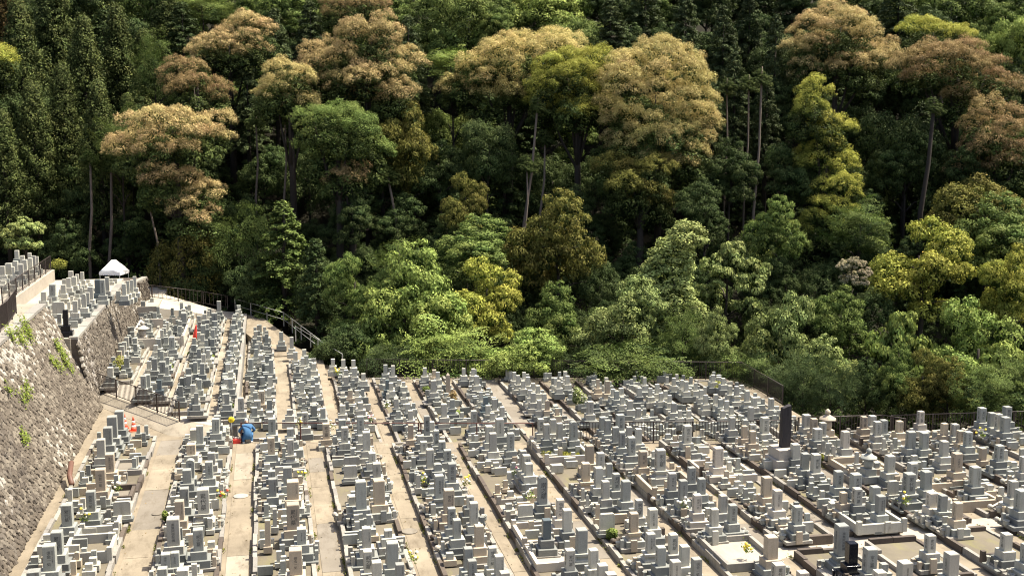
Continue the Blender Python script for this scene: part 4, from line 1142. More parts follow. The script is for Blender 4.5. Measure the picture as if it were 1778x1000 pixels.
def feather_crown(L, h, r, nbr=150, size=.2):
    """cypress: drooping flat branches in whorls, open"""
    for i in range(nbr):
        t = (i + rng.uniform()) / nbr; z = h * t; R0 = r * (1 - t) ** .6 * rng.uniform(.7, 1.15) + .2; a = rng.uniform(0, 6.28); d = np.array([math.cos(a), math.sin(a), 0]); sd = np.array([-d[1], d[0], 0])
        k = int(55 * R0 / 1.5) + 12; u = np.sqrt(rng.uniform(.02, 1, k)); w = rng.normal(0, .22, k) * (1.1 - u * .6)
        P = np.array([0, 0, z]) + d * (u * R0)[:, None] + sd * w[:, None] + UP * (.12 * u - .38 * u * u * R0 * .5 + rng.normal(0, .07, k))[:, None]
        L.add(P, UP * .8 + d * .35 + rand_dirs(k) * .65, size, (1 + rng.normal(0, .13)) * rng.uniform(.8, 1.2, k), np.clip(u * .9 - .1 + rng.normal(0, .2, k), 0, 1), np.clip(.5 + rng.normal(0, .12) + rng.normal(0, .1, k), 0, 1))
def proto(kind, seed):
    global rng
    rng = np.random.default_rng(seed); L = Leaves()
    if kind == 'round':
        lob = [((0, 0, 0), (2.3, 2.3, 2.1))] + [((2.0 * math.cos(a) * rng.uniform(.7, 1.1), 2.0 * math.sin(a) * rng.uniform(.7, 1.1), rng.uniform(-1.4, 1.2)), tuple(rng.uniform(.9, 1.5, 3))) for a in np.arange(0, 6.2, .75)]
        lobed_crown(L, lob, .6, 160, .15)
    elif kind == 'loose':
        lob = [(tuple(rand_dirs(1)[0] * np.array([2.2, 2.2, 2.2]) * rng.uniform(.5, 1)), tuple(rng.uniform(.7, 1.25, 3) * [1, 1, .75])) for _ in range(17)]
        lobed_crown(L, lob, .48, 115, .14, flat=.6)
    elif kind == 'spray': spray_crown(L, (2.9, 2.9, 2.6), 210, 110, .14, .85)
    elif kind == 'shrub': spray_crown(L, (2.9, 2.9, 2.5), 330, 85, .125, .62)
    elif kind == 'cedar': cedar_crown(L, 11, 2.3)
    elif kind == 'feather': feather_crown(L, 9, 2.6, 190)
    elif kind == 'column':
        lob = [((rng.normal(0, .35), rng.normal(0, .35), z), (1.5 - .13 * abs(z), 1.5 - .13 * abs(z), 1.1)) for z in np.arange(-3.4, 4.4, 1.1)]
        lobed_crown(L, lob, .42, 75, .17)
    elif kind == 'sparse':
        lob = [(tuple(rand_dirs(1)[0] * np.array([2.6, 2.6, 2.0]) * rng.uniform(.4, 1)), tuple(rng.uniform(.55, 1.0, 3) * [1, 1, .5])) for _ in range(16)]
        lobed_crown(L, lob, .36, 48, .2, flat=.45)
    return L.mesh('crown_' + kind)
EXT = dict(round=(3.2, 2.9), loose=(3.0, 2.8), spray=(3.2, 2.8), shrub=(3.2, 2.7), column=(1.7, 4.6), sparse=(3.1, 2.3))   # half width, half height
PROTO = {k: [proto(k, 100 * i + 7 * j) for j in range(n)] for i, (k, n) in enumerate(dict(round=3, loose=3, spray=3, shrub=2, cedar=3, feather=3, column=1, sparse=2).items())}
rng = np.random.default_rng(5)
def trunk_mesh(h, r, lean=(0, 0), limbs=5, span=2., zlo=.45, kind='broad'):
    tub = []; n = 6; pts = []
    for i in range(n + 1):
        t = i / n; pts.append(np.array([lean[0] * t + .12 * math.sin(t * 5 + h), lean[1] * t + .1 * math.sin(t * 4), h * t - (.6 if i == 0 else 0)]))
    tub.append((pts, [r * (1.35 if i == 0 else 1 - .65 * i / n) for i in range(n + 1)]))
    for k in range(limbs):
        t = zlo + (1 - zlo) * (k + .3) / limbs; b = pts[min(n, int(t * n))]; a = k * 2.4 + h; e = b + np.array([math.cos(a) * span, math.sin(a) * span, span * .55])
        tub.append(([b, (b + e) / 2 + [0, 0, .15 * span], e], [r * .45, r * .3, r * .1]))
    return tubes_mesh('trunk', tub, 7)
TRUNKS = [trunk_mesh(1.0 * 8, .17, (.3 * (-1) ** k, .1), 6, 1.7, .55) for k in range(3)]        # 8 m trunks, scaled per tree
def tree(name, kind, mat, box, d, label, group=None, cat='tree', bark='bark', idx=None, squash=1.):
    """a tree whose crown fills box=(u0,v0,u1,v1) at distance d; it stands on the hillside"""
    u0, v0, u1, v1 = box; c = sight((u0 + u1) / 2, (v0 + v1) / 2, d); hw = (u1 - u0) / 2 * d / FPX; hh = (v1 - v0) / 2 * d / FPX
    zg = hill_z(c[0], c[1]); zg = min(zg, c[2] - hh * .6)
    root = empty(name, (c[0], c[1], zg), random.uniform(0, 6.28)); tag(root, label, cat, group)
    ps = PROTO[kind]; me = ps[idx % len(ps)] if idx is not None else random.choice(ps)
    if kind in ('cedar', 'feather'):
        H0, R0 = (11, 2.5) if kind == 'cedar' else (9, 2.8)
        sx = hw / R0; sz = 2 * hh / H0; zb = c[2] - hh - zg
        link('crown', me, FM[mat], root, (0, 0, zb), 0, (sx, sx, sz)); th = zb + 2 * hh * .9
        link('trunk', tubes_mesh('trunk', [([(0, 0, -.6), (0, 0, th * .5), (0, 0, th)], [.24, .17, .03])], 7), M[bark], root)
    else:
        ex, ey = EXT[kind]; sx, sz = hw / ex, hh / ey; sy = (sx + min(sx, sz)) / 2 if squash == 1 else sx * squash
        link('crown', me, FM[mat], root, (0, 0, c[2] - zg), 0, (sx, sy, sz)); th = max(1.2, c[2] + hh * .25 - zg)
        link('trunk', random.choice(TRUNKS), M[bark], root, (0, 0, 0), 0, (max(.5, sx), max(.5, sx), th / 8))
    return root
def split_lobes(lobes, rm=1.05):
    out = []
    for li, (c, rad) in enumerate(lobes):
        c = np.array(c, float); rad = np.array(rad, float); ins = np.maximum(rad - rm * .55, rad * .45)
        area = 4 * math.pi * (((ins[0] * ins[1]) ** 1.6 + (ins[0] * ins[2]) ** 1.6 + (ins[1] * ins[2]) ** 1.6) / 3) ** (1 / 1.6)
        P, N, D = surf_points(c, ins, max(4, int(area / (2.2 * rm * rm)) // 2), -.65)
        for p, nn in zip(P, N):
            if any(((((p - np.array(c2)) / np.array(r2)) ** 2).sum() < .55) for lj, (c2, r2) in enumerate(lobes) if lj != li): continue
            r = rm * rng.uniform(.6, 1.3); out.append((tuple(p + nn * rng.uniform(-.45, .3) * rm), (r, r, r * rng.uniform(.7, .9))))
    return out
def landmark(label, mat, d, lobes, cr=.72, lpc=210, size=.10, under='under', tipfun=None, flat=.85, ratio=.9, tr=.28):
    """big individual crown built lobe by lobe: lobes=(u,v,ru,rv)"""
    Ls = []; m = d / FPX
    cs = [sight(u, v, d + (i % 3 - 1) * .8) for i, (u, v, ru, rv) in enumerate(lobes)]; cen = np.mean(cs, 0); zg = min(hill_z(cen[0], cen[1]), cen[2] - 4)
    base = np.array([cen[0], cen[1], zg]); L = Leaves()
    lob = [(tuple(c - base), (ru * m, ru * m * ratio, rv * m)) for c, (u, v, ru, rv) in zip(cs, lobes)]
    lobed_crown(L, split_lobes(lob), .42, 120, size, (lambda q, f=(tipfun or (lambda q: 0.)): f(q) + .6 * q[2] - .08), -.2, .9, flat)  # lobe tops pale, undersides dark: young flush plus shade put into leaf colour
    root = empty('broadleaf_tree', tuple(base)); tag(root, label, 'tree', 'flushing evergreen trees on the hillside')
    link('crown', L.mesh('crown'), FM[mat], root)
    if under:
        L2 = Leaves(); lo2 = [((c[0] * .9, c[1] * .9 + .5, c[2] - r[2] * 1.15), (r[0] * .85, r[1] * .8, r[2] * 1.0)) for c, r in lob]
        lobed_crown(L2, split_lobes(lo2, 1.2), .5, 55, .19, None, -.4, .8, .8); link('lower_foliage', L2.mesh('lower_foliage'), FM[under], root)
    tub = [([np.array([0, 0, -.6]), np.array([.1, .05, (cen[2] - zg) * .45]), cen - base], [tr * 1.3, tr, tr * .6])]
    for c in cs: e = c - base; b = np.array([.05, .02, (cen[2] - zg) * .55]); tub.append(([b, (b + e) / 2 - [0, 0, .4], e], [tr * .5, tr * .35, tr * .12]))
    link('trunk', tubes_mesh('trunk', tub, 7), M['bark'], root); return root
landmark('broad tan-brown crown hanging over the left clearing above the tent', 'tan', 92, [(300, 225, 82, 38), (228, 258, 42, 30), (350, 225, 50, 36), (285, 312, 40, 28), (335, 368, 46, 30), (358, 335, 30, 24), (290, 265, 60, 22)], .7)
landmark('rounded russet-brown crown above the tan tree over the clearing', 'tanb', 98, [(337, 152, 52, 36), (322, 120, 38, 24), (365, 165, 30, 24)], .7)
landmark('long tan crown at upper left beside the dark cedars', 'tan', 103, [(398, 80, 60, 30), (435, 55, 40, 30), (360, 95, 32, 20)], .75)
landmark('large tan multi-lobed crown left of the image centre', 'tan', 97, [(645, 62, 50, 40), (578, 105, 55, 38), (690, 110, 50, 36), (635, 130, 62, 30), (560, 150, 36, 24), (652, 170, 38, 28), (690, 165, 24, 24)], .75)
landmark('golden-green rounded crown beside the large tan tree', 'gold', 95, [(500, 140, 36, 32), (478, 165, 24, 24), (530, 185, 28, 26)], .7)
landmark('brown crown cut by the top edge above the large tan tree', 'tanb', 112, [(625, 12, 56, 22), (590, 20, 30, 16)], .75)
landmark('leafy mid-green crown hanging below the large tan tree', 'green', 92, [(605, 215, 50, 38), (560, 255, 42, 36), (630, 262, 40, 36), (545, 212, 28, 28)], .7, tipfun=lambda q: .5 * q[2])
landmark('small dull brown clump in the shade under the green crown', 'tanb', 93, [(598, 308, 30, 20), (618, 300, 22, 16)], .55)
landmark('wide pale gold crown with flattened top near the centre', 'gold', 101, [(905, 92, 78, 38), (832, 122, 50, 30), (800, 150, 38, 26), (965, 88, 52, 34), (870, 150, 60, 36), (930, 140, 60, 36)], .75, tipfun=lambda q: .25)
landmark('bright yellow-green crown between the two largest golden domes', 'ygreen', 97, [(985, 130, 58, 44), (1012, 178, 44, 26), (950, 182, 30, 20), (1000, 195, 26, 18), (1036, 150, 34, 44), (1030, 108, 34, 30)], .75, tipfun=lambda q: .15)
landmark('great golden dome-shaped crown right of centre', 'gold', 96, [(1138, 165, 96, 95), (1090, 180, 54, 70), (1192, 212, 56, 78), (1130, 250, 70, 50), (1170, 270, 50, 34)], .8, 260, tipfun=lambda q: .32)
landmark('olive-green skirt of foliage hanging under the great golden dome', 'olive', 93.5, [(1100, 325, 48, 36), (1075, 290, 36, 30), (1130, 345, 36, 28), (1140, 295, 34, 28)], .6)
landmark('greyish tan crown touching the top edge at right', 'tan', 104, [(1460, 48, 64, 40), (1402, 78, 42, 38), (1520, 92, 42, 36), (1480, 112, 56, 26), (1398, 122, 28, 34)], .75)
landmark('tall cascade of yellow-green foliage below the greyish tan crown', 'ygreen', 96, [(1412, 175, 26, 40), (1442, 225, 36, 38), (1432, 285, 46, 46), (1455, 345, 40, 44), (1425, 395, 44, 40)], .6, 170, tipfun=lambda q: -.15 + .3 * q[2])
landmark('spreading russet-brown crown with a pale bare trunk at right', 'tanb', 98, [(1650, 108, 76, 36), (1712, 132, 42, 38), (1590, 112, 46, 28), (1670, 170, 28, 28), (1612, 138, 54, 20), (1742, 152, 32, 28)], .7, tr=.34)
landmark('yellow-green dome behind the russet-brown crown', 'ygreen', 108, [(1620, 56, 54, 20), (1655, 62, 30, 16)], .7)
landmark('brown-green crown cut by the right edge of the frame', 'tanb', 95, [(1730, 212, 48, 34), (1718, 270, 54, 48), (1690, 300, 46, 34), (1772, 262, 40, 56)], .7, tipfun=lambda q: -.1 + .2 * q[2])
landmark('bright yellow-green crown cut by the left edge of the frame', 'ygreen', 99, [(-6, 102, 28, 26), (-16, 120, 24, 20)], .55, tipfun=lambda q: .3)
# ---- individually seen trees and shrubs: (kind, foliage, box, distance, label)
FEW = [
 ('loose', 'bright', (612, 428, 815, 640), 78, 'fresh bright green maple with layered sprays behind the middle rows', 0),
 ('loose', 'ygreen', (778, 440, 912, 575), 80, 'yellow-green tree tinged orange beside the bright maple', 1),
 ('loose', 'bright', (815, 565, 978, 668), 72, 'brightest green rounded bush leaning over the forest-foot fence', 1),
 ('spray', 'bright', (690, 560, 850, 660), 74, 'low yellow-green spreading branches at the foot of the maple', 2),
 ('loose', 'olive', (885, 335, 1050, 505), 86, 'olive feathery tree standing in front of thin bare trunks', 0),
 ('loose', 'green', (900, 495, 1015, 620), 78, 'mid green bush between the olive tree and the fence', 0),
 ('loose', 'pale', (992, 470, 1155, 625), 75, 'pale-leaved broad tree right of the brightest bush', 1),
 ('spray', 'green', (1000, 590, 1170, 675), 71, 'low green bush in front of the pale-leaved tree', 1),
 ('column', 'pale', (1112, 408, 1212, 625), 79, 'ivy-clad columnar tree in the middle of the forest foot', 0),
 ('spray', 'green', (1150, 540, 1225, 640), 74, 'narrow yellowish bush at the base of the columnar tree', 0),
 ('loose', 'pale', (1208, 532, 1292, 655), 73, 'small grey-green tree standing alone right of the columnar tree', 2),
 ('sparse', 'pale', (1195, 395, 1335, 545), 82, 'tree with separate horizontal pale sprays above the small grey-green tree', 0),
 ('loose', 'green', (1298, 345, 1402, 460), 88, 'dense blue-green round crown in the shade at right', 0),
 ('spray', 'green', (1440, 350, 1545, 445), 88, 'fresh green tree beneath the yellow-green cascade', 2),
 ('loose', 'pale', (1280, 490, 1432, 700), 74, 'tall grey-green leafy tree behind the slate monument', 1),
 ('loose', 'pale', (1385, 588, 1505, 712), 70, 'rounded grey-green bush behind the corner of the fence', 0),
 ('sparse', 'cream', (1443, 432, 1512, 500), 80, 'bush with cream-white blossom on its top', 1),
 ('loose', 'ygreen', (1512, 368, 1692, 530), 83, 'bright yellow-green bushy tree with pointed tufts at right', 1),
 ('loose', 'ygreen', (1688, 425, 1800, 560), 80, 'yellow-green crown cut by the right edge above the fence', 2),
 ('loose', 'green', (1405, 495, 1520, 610), 78, 'mid green tree under the cream-blossomed bush', 2),
 ('sparse', 'bright', (1485, 505, 1632, 712), 72, 'open green tree with tiered leaves behind the right rows', 0),
 ('loose', 'bright', (1602, 505, 1785, 715), 70, 'broad green tree with tiered sprays near the right edge', 1),
 ('shrub', 'green', (1560, 640, 1660, 730), 66, 'low dark bush between the two tiered green trees', 1),
 ('shrub', 'green', (1700, 640, 1800, 730), 65, 'low green bush at the right end of the fence', 0),
 ('loose', 'green', (735, 378, 905, 480), 86, 'dark green glossy crown above the bright maple', 0),
 ('spray', 'green', (640, 420, 760, 520), 84, 'shaded green tree left above the bright maple', 0),
 ('loose', 'green', (560, 430, 665, 560), 82, 'green tree with pale tips beside the shaded gap', 1),
 ('feather', 'green', (425, 355, 560, 545), 88, 'drooping mid green tree over the head of the ramp', 1),
 ('feather', 'dark', (500, 420, 600, 590), 84, 'dark layered fir-like tree above the handrail', 2),
 ('spray', 'green', (370, 340, 470, 480), 94, 'green maple-like crown right of the tan crown', 1),
 ('round', 'olive', (268, 385, 400, 520), 95, 'olive bushy tree just right of the white tent', 0),
 ('loose', 'dark', (395, 440, 510, 560), 90, 'dark evergreen above the descending fence', 2),
 ('sparse', 'pale', (5, 362, 90, 440), 90, 'small tree with large pale leaves at the left edge', 1),
 ('loose', 'dark', (75, 385, 170, 480), 96, 'dark shrub mass behind the orange-tinted bush', 0),
 ('spray', 'green', (170, 195, 255, 320), 97, 'light green maple peeping between cedars and tan crown', 2),
 ('spray', 'green', (232, 60, 300, 170), 104, 'green broadleaf tree between cedars and russet crown', 0),
 ('round', 'green', (735, -20, 880, 100), 112, 'green rounded crown at the top left of centre', 0),
 ('round', 'bright', (880, -35, 1030, 60), 118, 'light green crown at the top edge above the gold crown', 1),
 ('round', 'green', (1590, -30, 1720, 70), 118, 'green crown at the top right above the russet tree', 2),
 ('loose', 'bright', (1590, 60, 1700, 150), 115, 'pale green crown between the russet tree and the corner crown', 1),
 ('spray', 'bright', (1480, -30, 1600, 60), 120, 'fresh green crown at the top edge between tan and russet trees', 2),
 ('loose', 'green', (820, 0, 900, 80), 110, 'grey-green crown with yellow tips above the gold crown', 0),
 ('round', 'bright', (1690, 30, 1800, 170), 112, 'soft light green crown in the top right corner', 0),
 ('loose', 'green', (440, -30, 560, 70), 116, 'green crown at the top beside the brown one', 1),
 ('spray', 'bright', (310, -20, 400, 40), 118, 'yellowish green crown at the top beside the cedars', 0),
 ('spray', 'bright', (740, 85, 830, 130), 103, 'small light green spray left of the gold crown', 1),
 ('loose', 'olive', (765, 295, 850, 400), 89, 'small olive tree in the dark centre of the slope', 1),
 ('loose', 'olive', (640, 180, 760, 330), 97, 'dull olive foliage in the shade right of the green crown', 2),
 ('round', 'dark', (1500, 190, 1640, 330), 99, 'dark crown in the shade left of the pale trunk', 0),
 ('round', 'olive', (1620, 300, 1790, 430), 92, 'shaded olive crown under the right brown-green tree', 1),
 ('loose', 'green', (1640, 340, 1800, 470), 88, 'shaded green shrub above the yellow-green right crown', 0),
 ('loose', 'dark', (530, 560, 640, 640), 76, 'dark bank of low shrubs beyond the handrail', 1),
 ('shrub', 'dark', (620, 600, 720, 660), 73, 'dark undergrowth at the left foot of the maple', 0),
]
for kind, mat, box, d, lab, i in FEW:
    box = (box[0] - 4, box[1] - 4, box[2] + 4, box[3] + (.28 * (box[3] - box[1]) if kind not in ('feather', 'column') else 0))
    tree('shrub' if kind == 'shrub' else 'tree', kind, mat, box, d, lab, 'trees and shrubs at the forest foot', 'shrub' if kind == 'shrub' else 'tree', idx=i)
# cedars at the left
for k, (u, vt, vb, hw, d, mat) in enumerate([(40, 12, 300, 55, 106, 'cedar'), (95, -60, 250, 55, 112, 'cedar'), (150, 38, 330, 52, 104, 'cedar'), (208, 22, 270, 50, 108, 'cedar'), (252, 60, 250, 40, 110, 'cedar'), (62, 150, 400, 50, 99, 'cedar'), (112, 120, 360, 46, 101, 'cedar'), (175, 150, 400, 46, 99, 'cedar'), (10, 200, 420, 45, 97, 'cedar'), (225, 170, 330, 34, 101, 'cedar'), (15, -40, 200, 50, 114, 'cedarb'), (175, -70, 150, 50, 118, 'cedar'), (290, -30, 160, 42, 116, 'cedar'), (-40, 40, 330, 55, 104, 'cedar')]):
    tree('cedar_tree', 'cedar', mat, (u - hw, vt, u + hw, vb), d, ('tall brownish' if mat == 'cedarb' else 'tall dark green') + f' cedar with tufted branches in the left stand, {ORD[k]} of the stand', 'cedar stand at the left', idx=k)
# dark cypress at the top and right of the golden dome, with bare trunks
for k, (u, vt, vb, hw, d, mat) in enumerate([(430, 95, 260, 45, 103, 'hinoki'), (480, 20, 220, 48, 106, 'hinoki'), (540, 5, 150, 45, 110, 'hinoki'), (1060, 0, 130, 50, 112, 'hinoki'), (1120, -50, 120, 50, 116, 'hinoki'), (1190, -10, 190, 50, 112, 'hinoki'), (1255, 10, 200, 46, 110, 'hinoki'), (1300, -20, 190, 46, 112, 'hinoki'), (1345, 30, 250, 42, 106, 'hinoki'), (1275, 90, 250, 42, 104, 'hinoki'), (1330, 140, 300, 40, 100, 'hinoki'), (1235, 140, 300, 40, 102, 'hinoki'), (1375, -60, 120, 50, 118, 'hinoki'), (1560, -40, 90, 50, 114, 'hinoki'), (710, 30, 200, 46, 104, 'hinoki'), (1010, -50, 80, 50, 120, 'hinoki')]):
    tree('cypress_tree', 'feather', mat, (u - hw, vt, u + hw, vb), d, f'dark feathery cypress high on the slope, {ORD[k]} counted from the cedar side', 'cypresses high on the slope', idx=k)
TR = [((932, 200), (908, 400), 95, .15, 'slender pale trunk leaning under the yellow-green crown'), ((946, 255), (938, 370), 97, .12, 'thin bare trunk just right of the slender pale one'), ((915, 300), (911, 405), 94, .10, 'short thin trunk left of the slender pale one'), ((1322, 150), (1308, 370), 96, .15, 'tall bare trunk right of the golden dome'), ((1300, 160), (1292, 335), 98, .11, 'slim trunk beside the tall bare trunk'), ((1262, 165), (1258, 320), 99, .11, 'slim trunk close to the golden dome'), ((1620, 200), (1598, 370), 93, .24, 'thick curving trunk under the russet-brown crown'), ((445, 225), (444, 345), 97, .11, 'straight trunk in the dark gap right of the tan crown'), ((495, 215), (493, 350), 97, .11, 'straight trunk under the golden-green rounded crown'), ((157, 290), (155, 440), 96, .15, 'straight trunk in the dark wood behind the topmost graves'), ((193, 300), (188, 480), 97, .17, 'thick straight trunk in the dark left of the tent'), ((262, 370), (278, 470), 95, .12, 'leaning trunk right of the tent'), ((676, 320), (692, 440), 95, .16, 'grey trunk in the dark centre gap')]
for (a, b, d, r_, lab) in TR:
    A, B = sight(*a, d), sight(*b, d - .3); zg = min(hill_z(B[0], B[1]), B[2]); root = empty('bare_trunk_tree', (B[0], B[1], zg)); tag(root, lab, 'tree', 'bare trunks in the dark wood')
    top = A - np.array([B[0], B[1], zg]); b0 = np.array([0, 0, B[2] - zg])
    link('trunk', tubes_mesh('trunk', [([np.array([0, 0, -.5]), b0, b0 * .5 + top * .5 + [.15, 0, 0], top, top * 1.1], [r_ * 1.0, r_ * .85, r_ * .7, r_ * .6, r_ * .25])], 8), M['barkpale' if r_ < .2 else 'bark'], root)
    link('crown', PROTO['loose'][0], FM['under'], root, (top[0] * 1.05, top[1], top[2] + .5), random.uniform(0, 6), (.3, .3, .32))
# closing mass of the wood
LAB_B = 'dark evergreen tree in the shaded mass of the hillside wood'
random.seed(4); TIER = ['fourth', 'fifth', 'sixth', 'seventh', 'eighth', 'ninth', 'highest', 'rearmost', 'shaded upper', 'shaded middle', 'third', 'second', 'lowest']
for d, v0, step, hw, hh in ((100, 430, 78, 52, 58), (103, 330, 80, 55, 70), (107, 235, 84, 56, 70), (110, 160, 80, 56, 66), (114, 90, 84, 58, 62), (119, 25, 88, 60, 66), (124, -50, 92, 62, 66), (127, 5, 70, 56, 60), (97, 285, 105, 54, 66), (94.5, 385, 100, 52, 62), (95, 480, 70, 48, 56), (89, 520, 70, 46, 60), (84, 560, 70, 46, 60)):
    u = -90; cnt = 0; tier = TIER.pop(0)
    while u < 1880:
        uu = u + random.uniform(-20, 20); vv = v0 + random.uniform(-22, 22); u += step
        if d < 99 and uu < (330, 420, 560)[(d < 94) + (d < 88)]: continue
        if v0 in (285, 385) and (420 < uu < 560 or 880 < uu < 980 or 1270 < uu < 1340 or 1380 < uu < 1480 or 1040 < uu < 1180): continue
        k = random.choice(('round', 'loose', 'feather', 'loose'))
        tree('evergreen_tree', k, random.choice(('dark', 'dark', 'dark', 'green' if d > 106 else 'dark')), (uu - hw, vv - hh, uu + hw, vv + hh * (1.5 if k == 'feather' else 1)), d + random.uniform(-2, 2), f'dark evergreen in the {tier} tier of the shaded wood, {ORD[cnt]} from the left', 'trees of the shaded wood'); cnt += 1
# low dark shrubs right behind the fences
u = 600; cnt = 0; random.seed(9)
while u < 1900:
    d = float(np.interp(u, [600, 1280, 1380, 1900], [76, 74, 66, 63])); w = random.uniform(38, 60)
    tree('shrub', random.choice(('shrub', 'spray', 'loose')), random.choice(('green', 'green', 'dark', 'olive')), (u - w, float(np.interp(u, [600, 1900], [575, 625])) + random.uniform(-20, 20), u + w, float(np.interp(u, [600, 1280, 1380, 1900], [690, 690, 745, 745]))), d + random.uniform(-1, 1), f'low shrub in the thicket right behind the fence, {ORD[cnt]} from the handrail', 'thicket behind the fence', 'shrub')
    u += random.uniform(42, 62); cnt += 1
# side thickets out of the picture, so the wood goes on
for k in range(24):
    u = random.choice((random.uniform(-500, -120), random.uniform(1900, 2300))); d = random.uniform(80, 112); zt = hill_z(*sight(u, 300, d)[:2]) + random.uniform(6, 9); v = 205 + (CAM_H - zt) / d * FPX
    tree('evergreen_tree', random.choice(('round', 'loose')), random.choice(('dark', 'green')), (u - 80, v - 70, u + 80, v + 90), d, LAB_B, 'trees of the shaded wood')
# ------------------------------------------------------------------ garden bushes among the graves, ivy, grass, flowers
def bush(u, v, z, ru, rv, mat, label, cat='bush', stem=True, n=900, tall=False):
    p = on_level(u, v + rv, z); d = depth_of(*p); m = d / FPX; L = Leaves(); rad = np.array([ru * m, ru * m, rv * m])
    lobes = [((0, 0, rad[2]), tuple(rad * .8))] + [(tuple(np.array([0, 0, rad[2]]) + rand_dirs(1)[0] * rad * .55), tuple(rad * rng.uniform(.35, .6))) for _ in range(5)]
    for c, r_ in lobes:
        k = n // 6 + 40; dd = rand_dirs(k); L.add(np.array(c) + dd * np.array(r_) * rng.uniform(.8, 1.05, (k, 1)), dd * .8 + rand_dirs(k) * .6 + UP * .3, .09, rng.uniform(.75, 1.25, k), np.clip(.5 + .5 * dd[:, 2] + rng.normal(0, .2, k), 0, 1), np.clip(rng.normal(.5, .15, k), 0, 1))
    r = empty('bush', tuple(p)); tag(r, label, cat, 'bushes among the graves'); link('foliage', L.mesh('foliage', 2.0), FM[mat], r)
    link('stem', tubes_mesh('stem', [([(0, 0, -.05), (.02, 0, rad[2])], [.04, .02])], 6), M['bark'], r)
bush(103, 458, 3.8, 17, 12, 'ygreen', 'yellow-orange bush beside the topmost gravestones'); bush(205, 635, .4, 15, 18, 'ygreen', 'yellow-green bush with orange tips at the foot of the lower wall')
bush(266, 551, .4, 10, 9, 'green', 'clipped round bush beside the mushroom-capped lantern'); bush(270, 541, .4, 9, 8, 'bright', 'light green bush in the walled plot'); bush(252, 527, .4, 8, 12, 'bright', 'tall light green shrub against the end of the wall')
bush(333, 613, .4, 9, 5, 'bright', 'flat-topped green pine below the red parasol'); bush(296, 640, .4, 7, 11, 'bright', 'thin green shrub between grey gravestones'); bush(365, 622, .4, 8, 10, 'bright', 'loose yellow-green shrub in the third row below the tent'); bush(342, 652, .4, 8, 5, 'olive', 'low olive cushion bush in the second row below the tent'); bush(393, 706, .4, 14, 8, 'bright', 'spreading light green bush at the end of the third narrow aisle')
bush(738, 664, -.4, 8, 5, 'bright', 'upper of two clipped round bushes behind the rail'); bush(740, 675, -.4, 8, 6, 'green', 'lower of two clipped round bushes behind the rail'); bush(790, 717, -.4, 10, 7, 'bright', 'clipped dome bush below the orange shrub'); bush(787, 690, -.4, 10, 13, 'tanb', 'orange-brown shrub beside the pointed obelisk'); bush(752, 690, -.4, 8, 6, 'green', 'low green bush between the clipped bushes and the dome')
bush(1005, 690, -.4, 13, 20, 'pale', 'upright pale yellow-green conifer bush behind the long fence'); bush(1243, 670, -.4, 12, 10, 'ygreen', 'yellow-green bush near the corner of the forest-foot fence'); bush(1098, 722, -.4, 6, 6, 'bright', 'small green bush behind the long fence'); bush(1216, 695, -.4, 5, 7, 'green', 'small dark bush among pale gravestones behind the fence')
bush(1062, 925, .22, 12, 10, 'bright', 'light green weed clump in the plot before the white slab'); bush(288, 895, .22, 6, 10, 'bright', 'weedy plant at the edge of the second row'); bush(1425, 795, .22, 5, 8, 'ygreen', 'yellow-green sprig beside the cream gravestone'); bush(205, 783, .1, 6, 5, 'bright', 'weeds at the foot of the tall retaining wall')
def ivy_patch(pts, label):
    L = Leaves(); c0 = None
    for (u, v, s) in pts:
        # points on the battered face of the tall wall
        zt = np.linspace(.3, 5.4, 40); best = None
        r_ = FWD + RGT * (u - 889) / FPX - UPV * (v - 500) / FPX
        # plane: x = -8.75 - 2.55*(z+.05)/5.55
        k = 2.55 / 5.55; t = (-8.75 - k * (CAM_H + .05) - CAMP[0]) / (r_[0] + k * r_[2]); p = CAMP + r_ * t
        if c0 is None: c0 = p
        nrm = unit(np.array([1, 0, k])); n = int(26 * s * s) + 25; off = rng.normal(0, .13 * s, (n, 3)); off -= np.outer(off @ nrm, nrm) * .65
        L.add(p + nrm * .14 + off - c0, nrm * .6 + UP * .5 + rand_dirs(n) * .6, .12, rng.uniform(.75, 1.25, n), rng.uniform(.2, 1, n), np.clip(rng.normal(.5, .15, n), 0, 1))
    r = empty('ivy', tuple(c0)); tag(r, label, 'ivy', 'ivy on the tall retaining wall'); link('foliage', L.mesh('foliage'), FM['ivy'], r)
ivy_patch([(38, 562, 2), (42, 575, 2.2), (30, 583, 2), (18, 587, 1.6), (35, 590, 1.6), (12, 580, 1.6), (46, 583, 1.4)], 'green ivy patch near the top of the tall retaining wall')
ivy_patch([(95, 600, 1.6), (102, 610, 1.8), (105, 622, 2), (98, 635, 1.8), (110, 630, 1.6), (90, 632, 1.4), (118, 640, 1.4), (86, 628, 1)], 'hanging ivy on the tall wall near its end')
ivy_patch([(42, 672, 1.4), (40, 685, 1.6), (35, 694, 1.4), (10, 676, 1.3)], 'ivy tuft halfway up the tall wall'); ivy_patch([(40, 760, 1.3), (37, 766, 1.1)], 'single small fern in the lower tall wall')
def flowers(u, v, z, label, cols, s=1.):
    p = on_level(u, v, z); r = empty('bouquet', tuple(p)); tag(r, label, 'flowers', 'offerings of flowers on the graves'); L = Leaves(); n = 60
    off = rng.normal(0, .07 * s, (n, 3)) + [0, 0, .12 * s]; L.add(off, rand_dirs(n) + UP * .3, .08 * s, rng.uniform(.8, 1.2, n), rng.uniform(0, 1, n), .5)
    link('leaves', L.mesh('leaves', 2.2), FM['bright'], r)
    for k in range(6):
        q = rng.normal(0, .09 * s, 3) + [0, 0, .22 * s]; link('blossom', BALL, M[cols[k % len(cols)]], r, tuple(q), 0, (.45 * s, .45 * s, .4 * s))
